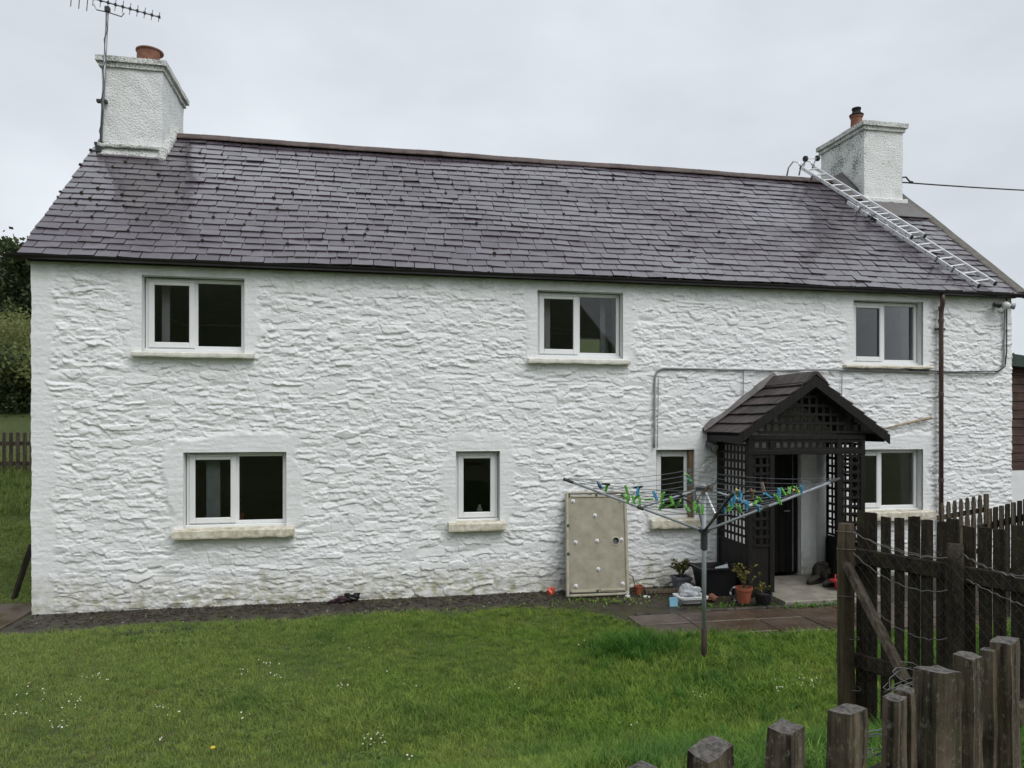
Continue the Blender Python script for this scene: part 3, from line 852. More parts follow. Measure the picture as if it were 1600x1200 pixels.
# --- gutter, fascia, downpipe
MB().span(XL - .02, XR + .02, -.075, -.02, 4.55, 4.70).build('fascia', 'gutter_black', cottage)
def half_pipe(mb, x0, x1, y, z0, z1, r, n=9, t=.006):
    vs = []
    for (x, z) in ((x0, z0), (x1, z1)):
        for rr_ in (r, r - t):
            for k in range(n):
                a_ = math.pi * k / (n - 1); vs.append((x, y - rr_ * math.cos(a_), z - rr_ * math.sin(a_)))
    fs = []
    for k in range(n - 1):
        fs += [(k, k + 1, 2 * n + k + 1, 2 * n + k), (n + k, 3 * n + k, 3 * n + k + 1, n + k + 1), (k, n + k, n + k + 1, k + 1), (2 * n + k, 2 * n + k + 1, 3 * n + k + 1, 3 * n + k)]
    fs += [(0, 2 * n, 3 * n, n), (n - 1, 2 * n - 1, 4 * n - 1, 3 * n - 1)]
    mb.add(vs, fs)
gu = MB(); half_pipe(gu, XL - .22, XR + .34, -.145, 4.615, 4.600, .058)
gut = gu.build('gutter', 'gutter_black', cottage)
gut['label'] = 'black half round gutter along the eave'
for i in range(16):
    x = XL + .1 + i * .97
    br = MB(); half_pipe(br, x, x + .03, -.145, 4.617, 4.617, .064, t=.005); br.build('bracket', 'gutter_black', gut)
dpx = 9.155
dp = MB().tube([(dpx - .03, -.145, 4.55), (dpx - .03, -.145, 4.47), (dpx - .015, -.13, 4.40), (dpx, -.085, 4.30), (dpx, -.08, 4.2), (dpx, -.08, .05)], .036, 14).build('downpipe', 'downpipe_brown', cottage, smooth_=True)
for z in (4.30, 4.10, 2.9, 1.5):
    MB().lathe([(.040, 0), (.043, .005), (.043, .06), (.040, .065)], (dpx, -.08, z), 14).build('collar', 'downpipe_brown', dp)
MB().box((dpx, -.05, 4.0), (.17, .05, .03)).build('pipe_clip', 'gutter_black', dp)

# --- chimneys
def rough_box(x0, x1, y0, y1, z0, z1, amp, seed, n=(10, 14, 16), flare=0.0):
    """closed box with noisy faces"""
    bm = bmesh.new()
    bmesh.ops.create_cube(bm, size=1)
    bmesh.ops.subdivide_edges(bm, edges=bm.edges, cuts=11, use_grid_fill=True)
    for v in bm.verts:
        p = v.co + Vector((.5, .5, .5))
        x = x0 + (x1 - x0) * p.x; y = y0 + (y1 - y0) * p.y; z = z0 + (z1 - z0) * p.z
        k = flare * max(0, 1 - p.z / .18) ** 1.5
        nx = (p.x - .5) * 2; ny = (p.y - .5) * 2
        d = amp * float(vnoise(x * 6 + z * 4 + seed, y * 6 + z * 5.3, 70))
        v.co = (x + nx * (k + d), y + ny * (k + d), z + amp * .6 * float(vnoise(x * 5, y * 5 + seed, 71)))
    me = bpy.data.meshes.new('chimney'); bm.to_mesh(me); bm.free()
    me.polygons.foreach_set('use_smooth', [False] * len(me.polygons))
    return me
def chimney(c, top, body_mat, lab, left):
    x0, x1, y0, y1 = c
    zb = 6.3
    o = link('chimney', rough_box(x0, x1, y0, y1, zb, top - .16, .010, x0, flare=0), body_mat, cottage); o['label'] = lab
    # oversailing cap in two steps, then a weathered mortar flaunching
    link('cap_course', rough_box(x0 - .035, x1 + .035, y0 - .035, y1 + .035, top - .17, top - .09, .004, 2.0), 'chimney_cap', o)
    link('cap_slab', rough_box(x0 - .075, x1 + .075, y0 - .075, y1 + .075, top - .095, top - .01, .008, 5.0), 'chimney_cap', o)
    fl = MB(); n = 14; vs = []
    for i in range(n + 1):
        for k in range(n + 1):
            u, w = i / n, k / n; e = min(u, 1 - u, w, 1 - w)
            vs.append((x0 - .06 + (x1 - x0 + .12) * u, y0 - .06 + (y1 - y0 + .12) * w, top - .02 + (.10 if left else .20) * float(smooth(e / .38)) + .012 * float(vnoise(i * .9, k * .9, 72))))
    fl.add(vs, [(i * (n + 1) + k, i * (n + 1) + k + 1, (i + 1) * (n + 1) + k + 1, (i + 1) * (n + 1) + k) for i in range(n) for k in range(n)])
    fl.build('flaunching', 'chimney_cap', o, smooth_=True)
    return o
cl = chimney(CHIM[0], 8.36, 'roughcast', 'left chimney with the aerial mast and terracotta cowl', True)
# weathering ledge and sloping apron at the foot of the left stack
lip = rough_slab(-4.23, -3.26, 2.26, 2.40, 6.885, 6.955, 4.0).build('drip_ledge', 'chimney_cap', cl)
ap = MB().add([(-4.22, 2.33, 6.90), (-3.30, 2.33, 6.90), (-3.26, 2.26, 6.735), (-4.24, 2.26, 6.735), (-4.22, 2.5, 6.9), (-3.30, 2.5, 6.9), (-3.26, 2.5, 6.7), (-4.24, 2.5, 6.7)], [(0, 1, 2, 3), (4, 7, 6, 5), (0, 3, 7, 4), (1, 5, 6, 2), (0, 4, 5, 1), (3, 2, 6, 7)]).build('apron', 'chimney_cap', cl)
fi = MB()
for i in range(9):
    y = 2.26 + i * .10; z = deck(y)
    fi.box((-3.265, y, z + .06), (.10 + .03 * random.random(), .13, .16 + .05 * random.random()), Matrix.Rotation(random.uniform(-.3, .3), 3, 'X'))
fi.build('mortar_fillet', 'chimney_cap', cl, bevel=.03)
cr = chimney(CHIM[1], 8.40, 'roughcast_lichen', 'right chimney with black lichen and a dark cowl', False)
rough_slab(9.50, 10.46, 2.27, 2.42, 6.80, 6.90, 8.0).build('mortar_fillet', 'roughcast', cr)
# lead at the right chimney
MB().add([roof_pt(9.32, 2.62, .05), roof_pt(10.62, 2.62, .05), roof_pt(10.50, 3.40, .06), roof_pt(9.52, 3.40, .06)] + [roof_pt(9.32, 2.62, .035), roof_pt(10.62, 2.62, .035), roof_pt(10.5, 3.4, .035), roof_pt(9.52, 3.4, .035)],
         [(0, 1, 2, 3), (4, 7, 6, 5), (0, 4, 5, 1), (0, 3, 7, 4), (1, 5, 6, 2)]).build('apron_flashing', 'lead', cr)
MB().add([roof_pt(9.20, 3.35, .05), roof_pt(9.548, 3.35, .05), Vector((9.545, 2.55, deck(2.55) + .19)), Vector((9.545, RIDGE_Y, RIDGE_Z + .24)), roof_pt(9.20, SLOPE - .02, .09)], [(0, 1, 2, 3, 4)]).build('step_flashing', 'lead', cr)
# pots
pot = MB()
n = 20; px_, py_, pz_ = -3.60, 2.80, 8.43
for (a0, a1) in ((100, 335),):
    vs = []; m_ = 24
    for i in range(m_ + 1):
        a_ = R(a0 + (a1 - a0) * i / m_)
        for rr_, zz in ((.20, 0), (.195, .25), (.155, .25), (.16, 0)): vs.append((px_ + rr_ * math.cos(a_), py_ + rr_ * math.sin(a_), pz_ + zz))
    pot.add(vs, [(i * 4 + k, i * 4 + (k + 1) % 4, (i + 1) * 4 + (k + 1) % 4, (i + 1) * 4 + k) for i in range(m_) for k in range(4)] + [(0, 1, 2, 3), (m_ * 4, m_ * 4 + 3, m_ * 4 + 2, m_ * 4 + 1)])
pot.build('chimney_pot', 'terracotta', cl, smooth_=False)
MB().lathe([(.19, 0), (.215, .01), (.215, .03), (.16, .055), (.05, .07), (.01, .075)], (px_, py_, pz_ + .245), 24).build('pot_lid', 'terracotta', cl)
MB().lathe([(.14, 0), (.14, .24)], (px_, py_, pz_), 14).build('flue', 'soot', cl)
p2 = (9.93, 3.10, 8.50)
MB().lathe([(.115, 0), (.108, .28), (.125, .29), (.125, .325), (.10, .33)], p2, 20).build('chimney_pot', 'terracotta', cr)
MB().lathe([(.14, .0), (.14, .02), (.085, .06), (.078, .12), (.09, .125), (.09, .16), (.03, .175)], (p2[0], p2[1], p2[2] + .33), 18).build('cowl', 'soot', cr)
# ------------------------------------------------------------------ porch
porch = thing('porch', 'black stained lattice porch with tiled gable roof over the front door', 'porch', loc=(6.15, -.5, 0))
PXL, PXR, PYF = 5.27, 7.04, -.97
POST = .075
PTOP = 2.28
for (x, y) in ((PXL, PYF), (5.60, PYF), (6.66, PYF), (PXR, PYF), (PXL, -.09), (PXR, -.09)):
    MB().box((x, y, (PTOP + .04) / 2), (POST, POST, PTOP - .04), None).build('post', 'porch_wood', porch, bevel=.006)
plates = MB()
for x in (PXL, PXR): MB().span(x - .04, x + .04, PYF + .04, -.06, PTOP - .085, PTOP - .006).build('wall_plate', 'porch_wood', porch, bevel=.005)
MB().span(PXL - .04, PXR + .04, PYF - .045, PYF + .035, 2.02, 2.085).build('head_rail', 'porch_wood', porch, bevel=.005)
MB().span(PXL - .04, PXR + .04, PYF - .042, PYF + .032, PTOP - .05, PTOP + .02).build('tie_beam', 'porch_wood', porch, bevel=.005)

def lattice(u0, u1, z0, z1, place, du=.108, dz=.122, w=.042, t=.010, zmax=None):
    """place(u, z, off) gives the point of a panel; each lath is one part"""
    jj = lambda: random.uniform(-.006, .006)
    n = max(1, int(round((u1 - u0) / du)))
    for i in range(n + 1):
        u = u0 + (u1 - u0) * i / n
        zt = z1 if zmax is None else min(z1, zmax(u))
        if zt - z0 < .06: continue
        a_ = place(u + jj(), z0, .0); b2 = place(u + jj(), zt, .0)
        MB().beam(a_, b2, w, t, up=place(u, z0, 1) - place(u, z0, 0)).build('lath', 'porch_wood', porch)
    m_ = max(1, int(round((z1 - z0) / dz)))
    for k in range(m_ + 1):
        z = z0 + (z1 - z0) * k / m_
        if zmax is None: ua, ub = u0 - .02, u1 + .02
        else:
            us = [u0 + (u1 - u0) * q / 80 for q in range(81)]; us = [u for u in us if zmax(u) >= z]
            if not us: continue
            ua, ub = us[0], us[-1]
            if ub - ua < .1: continue
        MB().beam(place(ua, z + jj(), t + .001), place(ub, z + jj(), t + .001), w * .9, t, up=place(ua, z, 1) - place(ua, z, 0)).build('lath', 'porch_wood', porch)
side_l = lambda u, z, o: Vector((PXL - .02 - o, u, z))
side_r = lambda u, z, o: Vector((PXR + .02 + o, u, z))
front = lambda u, z, o: Vector((u, PYF - .012 - o, z))
lattice(PYF + .07, -.15, .74, PTOP - .12, side_l)
lattice(PYF + .07, -.15, .74, PTOP - .12, side_r)
lattice(PXL + .07, 5.54, .74, 2.0, front)
lattice(6.73, PXR - .06, .30, 2.0, front, du=.10)
lattice(PXL + .05, PXR - .05, 2.10, PTOP - .07, front, dz=.13)
RX, RZ, RE, RW = 6.20, 3.15, 2.345, 1.135          # ridge x, ridge z, eave z, half width
RYF = -1.10
slope_z = lambda u: RZ - (RZ - RE) * abs(u - RX) / RW - .14
lattice(PXL + .12, PXR - .05, PTOP + .06, RZ - .18, front, zmax=slope_z, du=.112)
# boarded lower panels
for (bx, nm) in (((PXL - .022, PXL + .0, PYF + .04, -.13, .04, .72), 'side'), ((PXR + .0, PXR + .022, PYF + .04, -.13, .04, .72), 'side'), ((PXL + .04, 5.562, PYF - .012, PYF + .012, .04, .72), 'front'), ((6.70, PXR - .04, PYF - .012, PYF + .012, .04, .28), 'front')):
    MB().span(*bx).build('lower_panel', 'porch_wood', porch)
# roof: two boarded slopes, tiles in five courses, ridge, barge boards, fascia
pr = MB()
for s in (-1, 1):
    a_ = Vector((RX, RYF + .02, RZ - .055)); b2 = Vector((RX + s * (RW - .02), RYF + .02, RE - .055))
    pr.extrude([a_, b2, b2 + Vector((0, 0, .02)), a_ + Vector((0, 0, .02))], (0, -RYF - .04, 0))
pro = pr.build('porch_roof', 'porch_wood', porch); pro['label'] = 'little tiled gable roof of the porch'
sl = Vector((RW, 0, -(RZ - RE))); SLn = sl.length; sl.normalize()
for s in (-1, 1):
    dn = Vector((s * sl.x, 0, sl.z)); nn = Vector((s * -sl.z, 0, sl.x))
    nrow = 6; ex = SLn / nrow
    for r_ in range(nrow):
        y = RYF - .03; k = 0
        while y < -.03:
            w = .235 if (k or r_ % 2) else .12
            w += random.uniform(-.01, .01); y1 = min(y + w, -.028)
            if y1 - y > .04:
                top = Vector((RX, 0, RZ)) + dn * (r_ * ex) ; bot = Vector((RX, 0, RZ)) + dn * ((r_ + 1) * ex + .03 + random.uniform(-.004, .004))
                l0, l1 = -.012, .015 + random.uniform(0, .006)
                pts = []
                for t_ in (0, .016):
                    for (p, l_) in ((top, l0), (bot, l1)):
                        for yy in (y + .005, y1 - .005):
                            q = p + nn * (l_ + t_ - .016); pts.append(Vector((q.x, yy, q.z)))
                MB().add(pts, [(0, 1, 3, 2), (4, 6, 7, 5), (0, 4, 5, 1), (2, 3, 7, 6), (0, 2, 6, 4), (1, 5, 7, 3)]).build('tile', 'tile_porch', pro, origin=None)
            y = y1; k += 1
    # barge board and eaves fascia
    bb0 = Vector((RX, RYF - .035, RZ - .035)); bb1 = Vector((RX + s * (RW + .05), RYF - .035, RE - .07))
    MB().extrude([bb0 + Vector((0, 0, .02)), bb1 + Vector((0, 0, .02)), bb1 + Vector((0, 0, -.11)), bb0 + Vector((0, 0, -.135))], (0, .022, 0)).build('barge_board', 'porch_wood', pro)
    xx = RX + s * (RW - .02)
    MB().span(min(xx, xx - s * .022), max(xx, xx - s * .022), RYF - .01, -.03, RE - .15, RE - .04).build('eaves_board', 'porch_wood', pro)
for k in range(3):
    y0 = RYF - .04 + k * .36; y1 = min(y0 + .355, -.03)
    prof = [(-.19, -.135), (-.03, .02), (.03, .02), (.19, -.135), (.18, -.155), (0, -.02), (-.18, -.155)]
    MB().extrude([(RX + p[0], y0, RZ + .03 + p[1]) for p in prof], (0, y1 - y0, 0)).build('ridge_tile', 'tile_porch', pro)
# ragged felt upstand where the porch roof meets the wall
for s in (-1, 1):
    fl = MB(); vs = []; n = 16
    for i in range(n + 1):
        q = i / n; p = Vector((RX + s * (RW + .05) * q, 0, RZ + .02 - (RZ - RE) * q * 1.02))
        h = .075 + .025 * float(vnoise(q * 9, s + 4.0, 80))
        vs += [(p.x, -.09, p.z - .005), (p.x, -.035, p.z + h), (p.x, -.022, p.z + h), (p.x, -.02, p.z - .02)]
    fl.add(vs, [(i * 4 + k, i * 4 + (k + 1) % 4, (i + 1) * 4 + (k + 1) % 4, (i + 1) * 4 + k) for i in range(n) for k in range(4)]).build('flashing', 'lead', pro)
# white pipe in the corner of the porch
tag(MB().tube([(6.98, -.10, .1), (6.98, -.10, 2.2)], .068, 16).build('soil_pipe', 'white_plastic', smooth_=True), 'white waste pipe standing inside the porch beside the door', 'pipe')
# doorstep
st = rough_slab(5.50, 6.98, -1.50, -.035, -.06, .085, 2.2, 16).build('doorstep', 'concrete')
tag(st, 'worn concrete doorstep slab in front of the porch', 'doorstep', kind='structure')
# ------------------------------------------------------------------ things on the roof
# aerial
mast_b = on_d(157, 238, 11.75); mast_t = on_d(168, 15, 11.75)
aer = thing('tv_aerial', 'grey television aerial on a mast strapped to the left chimney', 'aerial', loc=mast_b)
MB().tube([mast_b, mast_t], .022, 10).build('mast', 'steel_grey', aer, smooth_=True)
for q in (.06, .36):
    p = mast_b.lerp(mast_t, q); MB().box(p + Vector((-.02, .02, 0)), (.15, .07, .045)).build('bracket', 'cable_black', aer)
MB().box(mast_b + Vector((-.03, 0, .05)), (.08, .07, .12)).build('clamp', 'cable_black', aer, bevel=.01)
bm0 = on_d(112, -12, 11.6); bm1 = on_d(250, 27, 11.9)
MB().tube([bm0, bm1], .013, 8).build('boom', 'steel_grey', aer)
bd = (bm1 - bm0).normalized(); crs = bd.cross(Vector((.25, -.35, .9))).normalized()
crs = (crs * .6 + Vector((.35, -.2, .75))).normalized()
for i in range(10):
    p = bm0.lerp(bm1, .24 + .75 * i / 9); L = .085 + .008 * (9 - i) * .5
    MB().tube([p - crs * L, p + crs * L], .0055, 6).build('director', 'steel_grey', aer)
    MB().box(p, (.035, .035, .035)).build('clip', 'cable_black', aer)
for k in (0, .09, .18):
    p = bm0.lerp(bm1, k); MB().tube([p - crs * .24, p + crs * .12], .007, 6).build('reflector', 'steel_grey', aer)
MB().tube([mast_t + Vector((-.20, 0, .06)), mast_t + Vector((-.16, 0, -.02)), mast_t + Vector((0, 0, -.04)), mast_t + Vector((.2, .02, -.08)), mast_t + Vector((.24, .02, -.02))], .010, 6).build('cradle', 'steel_grey', aer)
MB().box(mast_t, (.075, .075, .09)).build('mast_clamp', 'cable_black', aer, bevel=.01)
cb = [mast_b.lerp(mast_t, q / 14) + Vector((.026 * math.sin(q * 2.2), -.024, 0)) for q in range(15)]
MB().tube(cb, .006, 6).build('cable', 'cable_black', aer)

# overhead cable
p0 = Vector((10.47, 2.5, 7.30)); pts = []
far = Vector((34, 5.5, 9.9))
for i in range(25):
    q = i / 24; p = p0.lerp(far, q); p.z -= 1.6 * q * (1 - q); pts.append(p)
oc = thing('overhead_cable', 'thin black overhead cable running from the right chimney', 'cable', loc=p0)
MB().tube(pts, .014, 6).build('wire', 'cable_black', oc)
MB().tube([p0 + Vector((-.02, -.08, -.45)), p0 + Vector((0, -.04, 0)), p0 + Vector((.05, 0, .1)), p0 + Vector((.14, 0, .11)), p0 + Vector((.22, 0, .03)), p0 + Vector((.3, 0, .02))], .016, 8).build('drip_loop', 'cable_black', oc)
MB().box(p0 + Vector((.0, 0, -.12)), (.07, .06, .34)).build('bracket', 'steel_grey', oc, bevel=.008)

# ladder lying up the slope
def roof_hit(x, y, lift):
    r = ray(x, y); c0 = EAVE_Z + PITCH * .15 + lift / cosp
    t = (c0 - PITCH * DIST - EYE) / (r.z - PITCH * r.y); return ORI + r * t
LB0, LT0 = roof_hit(1530, 447, .09), roof_hit(1252, 270, .13)
LB1, LT1 = roof_hit(1559, 443, .09), roof_hit(1281, 274, .13)
lad = thing('roof_ladder', 'aluminium extension ladder lying on the slates below the right chimney', 'ladder', loc=LB0)
ldir = (LT0 - LB0).normalized(); wid = (LB1 - LB0); wid = (wid - ldir * wid.dot(ldir)).normalized(); lnrm = wid.cross(ldir).normalized()
if lnrm.z < 0: lnrm = -lnrm
Ltot = (LT0 - LB0).length; LW = .40
def section(s0, s1, lift, width, name):
    A = LB0 + ldir * s0 + lnrm * lift + wid * ((LW - width) / 2); B = LB0 + ldir * s1 + lnrm * lift + wid * ((LW - width) / 2)
    for off in (0, width):
        st_ = MB().beam(A + wid * off, B + wid * off, .028, .066, up=lnrm).build('stile', 'aluminium', lad, bevel=.005)
        for e in (A, B): MB().beam(e + wid * off - ldir * .012, e + wid * off + ldir * .02, .034, .072, up=lnrm).build('end_cap', 'cable_black', lad)
        for i in range(int((s1 - s0) / .25)):
            q = A + wid * off + ldir * (.14 + i * .25)
            MB().tube([q - wid * .0155, q + wid * .0155], .012, 8).build('rivet', 'airer_dark', lad)
    for i in range(int((s1 - s0) / .25)):
        q = A + ldir * (.14 + i * .25); MB().tube([q + wid * .012, q + wid * (width - .012)], .016, 8).build('rung', 'aluminium', lad)
section(0, Ltot * .70, 0, LW, 'lower'); section(Ltot * .345, Ltot * 1.02, .072, LW - .07, 'upper')
for s_ in (.12, .20, .55, .62, .93):
    q = LB0 + ldir * Ltot * s_ - wid * .01; MB().beam(q - lnrm * .05, q + lnrm * .07, .05, .02, up=ldir).build('guide_bracket', 'steel_grey', lad)
MB().beam(LB0 + ldir * Ltot * .52 - wid * .0165 + lnrm * .0, LB0 + ldir * Ltot * .57 - wid * .0165, .003, .05, up=lnrm).build('maker_plate', 'cable_black', lad)
top = LB0 + ldir * Ltot * 1.02 + lnrm * .072
for off in (.035, LW - .035):
    p = top + wid * off
    q = [p, p + ldir * .12 + lnrm * .06, p + ldir * .26 + lnrm * .02, p + ldir * .32 - lnrm * .14, p + ldir * .28 - lnrm * .30]
    MB().tube(q, .017, 8).build('hook', 'aluminium', lad, smooth_=True)
wq = top + ldir * .02 + lnrm * .17
MB().tube([wq + wid * .08, wq + wid * .40], .010, 8).build('axle', 'aluminium', lad)
for off in (.08, .40):
    MB().tube([wq + wid * (off - .02), wq + wid * (off + .02)], .058, 18).build('wheel', 'cable_black', lad)
MB().tube([top + wid * .10, wq + wid * .10], .012, 8).build('wheel_arm', 'aluminium', lad)
MB().tube([top + wid * .35, wq + wid * .36], .012, 8).build('wheel_arm', 'aluminium', lad)

# ------------------------------------------------------------------ things on the wall
def wall_run(pix, r, name, mat, lab, y=-.045, n=6, sub=8):
    pts = []
    P = [on_y(x, yy, y) for x, yy in pix]
    for a_, b2 in zip(P[:-1], P[1:]):
        for k in range(sub):
            p = a_.lerp(b2, k / sub); p.z += .006 * float(vnoise(p.x * 3, p.z * 3, 90)); p.y += .006 * float(vnoise(p.x * 5, p.z * 5, 91)); pts.append(p)
    pts.append(P[-1])
    return tag(MB().tube(pts, r, n).build(name, mat, smooth_=True), lab, 'cable')
wall_run([(1570, 484), (1569, 560), (1566, 575), (1555, 583), (1470, 583), (1400, 580), (1300, 578), (1200, 579), (1100, 577), (1036, 576), (1027, 580), (1023, 590), (1022, 700)], .016, 'wall_cable', 'cable_grey', 'grey cable clipped across the wall and down to the small window')
wall_run([(1573, 462), (1573, 550), (1570, 572), (1560, 580), (1480, 581), (1420, 578)], .010, 'wall_cable', 'cable_black', 'black cable dropping from the lamp beside the right corner', y=-.06)
wall_run([(1162, 577), (1161, 616)], .007, 'wall_cable', 'cable_grey', 'short cable dropping behind the porch roof on its left slope', y=-.04)
wall_run([(1316, 579), (1315, 620)], .007, 'wall_cable', 'cable_grey', 'short cable dropping behind the porch roof on its right slope', y=-.04)
wall_run([(1029, 590), (1027, 700)], .006, 'wall_cable', 'cable_grey', 'thin second cable beside the drop to the small window', y=-.045)

lc = on_y(1563, 477, -.12)
fl = thing('security_lamp', 'round security lamp with motion sensor under the right gutter end', 'lamp', loc=lc)
MB().tube([lc + Vector((.0, .10, .02)), lc + Vector((0, 0, 0))], .035, 12).build('wall_mount', 'cable_black', fl)
MB().tube([lc + Vector((-.15, -.03, .0)), lc + Vector((.17, -.03, -.01))], .018, 10).build('arm', 'cable_black', fl)
sp = MB(); blob(sp, lc + Vector((.02, -.09, -.02)), .068, 3, 1.0, 16, 12); sp.v = [tuple(lc + Vector((.02, -.09, -.02)) + (Vector(p) - lc - Vector((.02, -.09, -.02))).normalized() * .066) for p in sp.v]
sp.build('globe', 'lamp_glass', fl, smooth_=True)
MB().tube([lc + Vector((-.15, -.02, .01)), lc + Vector((-.06, -.05, -.005))], [.035, .055], 14).build('lamp_head', 'cable_black', fl)
MB().tube([lc + Vector((.10, -.02, .0)), lc + Vector((.20, -.08, -.03))], [.03, .052], 14).build('lamp_head', 'steel_grey', fl)
pc = on_y(1109, 697, -.10)
pl = thing('porch_lamp', 'small grey floodlight on the wall beside the porch', 'lamp', loc=pc)
MB().box(pc + Vector((0, .06, .05)), (.05, .07, .06)).build('wall_mount', 'cable_black', pl, bevel=.008)
MB().tube([pc + Vector((-.02, .02, .04)), pc + Vector((.035, -.10, -.03))], [.05, .075], 16).build('lamp_head', 'airer_dark', pl)
MB().tube([pc + Vector((.0351, -.1002, -.0301)), pc + Vector((.038, -.106, -.033))], .062, 16).build('lens', 'lamp_glass', pl)
MB().tube([on_y(1380, 670, -.06), on_y(1418, 661, -.055), on_y(1455, 653, -.06)], [.014, .018, .026], 8).build('wooden_stick', 'stick_wood')
tag(bpy.data.objects['wooden_stick'], 'pale dry stick fixed slanting on the wall right of the porch', 'stick')

# ------------------------------------------------------------------ shower tray leaning on the wall, underside out
TB0, TB1 = Vector((2.735, -.475, .012)), Vector((3.655, -.50, .012))
TT0, TT1 = Vector((2.79, -.06, 1.45)), Vector((3.735, -.07, 1.43))
tray = thing('shower_tray', 'beige shower tray standing on end against the wall, underside showing', 'shower tray', loc=TB0)
U = (TB1 - TB0).normalized(); Vv = (TT0 - TB0); TH = Vv.length; Vv.normalize(); TW = (TB1 - TB0).length
Nn = U.cross(Vv).normalized()
if Nn.y > 0: Nn = -Nn
tp = lambda u, v2, o: TB0 + U * (u * TW) + Vv * (v2 * TH) + (U * .045 * v2) + Nn * o
def tray_box(u0, u1, v0, v1, o0, o1):
    vs = [tp(u, v2, o) for o in (o0, o1) for v2 in (v0, v1) for u in (u0, u1)]
    return MB().add(vs, [(0, 2, 3, 1), (4, 5, 7, 6), (0, 1, 5, 4), (2, 6, 7, 3), (0, 4, 6, 2), (1, 3, 7, 5)])
# base board with the round waste hole cut through
hu, hv, hr = .805, .515, .052
bd_ = MB(); n = 32
ring = [tp(hu + hr * math.cos(2 * math.pi * k / n) / TW, hv + hr * math.sin(2 * math.pi * k / n) / TH, .02) for k in range(n)]
outer = []
for k in range(n):
    a_ = 2 * math.pi * k / n; c_, s_ = math.cos(a_), math.sin(a_)
    tx = ((.965 - hu) if c_ > 0 else (hu - .035)) / max(abs(c_), 1e-6); ty = ((.965 - hv) if s_ > 0 else (hv - .035)) / max(abs(s_), 1e-6); t_ = min(tx, ty)
    outer.append((hu + c_ * t_, hv + s_ * t_))
vs = ring + [tp(u, v2, .02) for u, v2 in outer] + [p - Nn * .03 for p in ring]
bd_.add(vs, [(k, (k + 1) % n, n + (k + 1) % n, n + k) for k in range(n)] + [(k, 2 * n + k, 2 * n + (k + 1) % n, (k + 1) % n) for k in range(n)])
# fill the corners left by the fan
for cu, cv in ((.965, .965), (.965, .035), (.035, .965), (.035, .035)):
    best = sorted(range(n), key=lambda k: (outer[k][0] - cu) ** 2 + (outer[k][1] - cv) ** 2)[:2]
    ks = sorted(best)
    near = [k for k in range(n) if (abs(outer[k][0] - cu) < 1e-6 or abs(outer[k][1] - cv) < 1e-6)]
    on_u = [outer[k] for k in range(n) if abs(outer[k][0] - cu) < 1e-6]; on_v = [outer[k] for k in range(n) if abs(outer[k][1] - cv) < 1e-6]
    if on_u and on_v:
        a_ = min(on_u, key=lambda o: abs(o[1] - cv)); b2 = min(on_v, key=lambda o: abs(o[0] - cu))
        bd_.add([tp(*a_, .02), tp(cu, cv, .02), tp(*b2, .02)], [(0, 1, 2)])
bd_.build('underside', 'tray_resin', tray)
tray_box(0.03, .97, .03, .97, -.02, -.012).build('tray_floor', 'pot_grey', tray)
MB().add([p for p in [tp(hu + (hr + .006) * math.cos(2 * math.pi * k / n) / TW, hv + (hr + .006) * math.sin(2 * math.pi * k / n) / TH, .021) for k in range(n)] + [tp(hu + (hr + .018) * math.cos(2 * math.pi * k / n) / TW, hv + (hr + .018) * math.sin(2 * math.pi * k / n) / TH, .026) for k in range(n)] + [tp(hu + (hr - .004) * math.cos(2 * math.pi * k / n) / TW, hv + (hr - .004) * math.sin(2 * math.pi * k / n) / TH, .028) for k in range(n)]],
         [(k, (k + 1) % n, n + (k + 1) % n, n + k) for k in range(n)] + [(n + k, n + (k + 1) % n, 2 * n + (k + 1) % n, 2 * n + k) for k in range(n)]).build('waste_ring', 'tray_rim', tray)
for (u0, u1, v0, v1) in ((0, .045, 0, 1), (.955, 1, 0, 1), (.045, .955, 0, .025), (.045, .955, .978, 1)):
    tray_box(u0, u1, v0, v1, -.02, .045).build('rim', 'tray_rim', tray, bevel=.01)
tray_box(.07, .5, .040, .065, .02, .032).build('stiffener', 'tray_rim', tray, bevel=.004)
tray_box(.54, .93, .045, .068, .02, .034).build('stiffener', 'tray_rim', tray, bevel=.004)
tray_box(.10, .85, .945, .965, .02, .034).build('stiffener', 'tray_rim', tray, bevel=.004)
rotN = Nn.to_track_quat('Z', 'Y').to_matrix()
for (u, v2) in ((.12, .91), (.90, .91), (.475, .765), (.155, .51), (.50, .52), (.90, .525), (.51, .25), (.15, .10), (.90, .105), (.97, .015)):
    MB().lathe([(.030, 0), (.030, .008), (.016, .012), (.014, .030), (.010, .032)], tp(u, v2, .0205), 14, rotN).build('foot_socket', 'white_plastic', tray)
for (u, v2) in ((.05, .96), (.50, .965), (.93, .965), (.03, .67), (.03, .40), (.06, .035), (.49, .045)):
    tray_box(u - .02, u + .02, v2 - .014, v2 + .014, .046 if u < .04 else .033, .049 if u < .04 else .036).build('clip', 'cable_black', tray)
tag(MB().lathe([(.036, 0), (.036, .02), (.012, .028), (.012, .07), (.02, .08)], (3.60, -.60, .01), 16).build('tray_foot', 'white_plastic'), 'loose white plastic foot on the soil beside the shower tray', 'plastic foot')

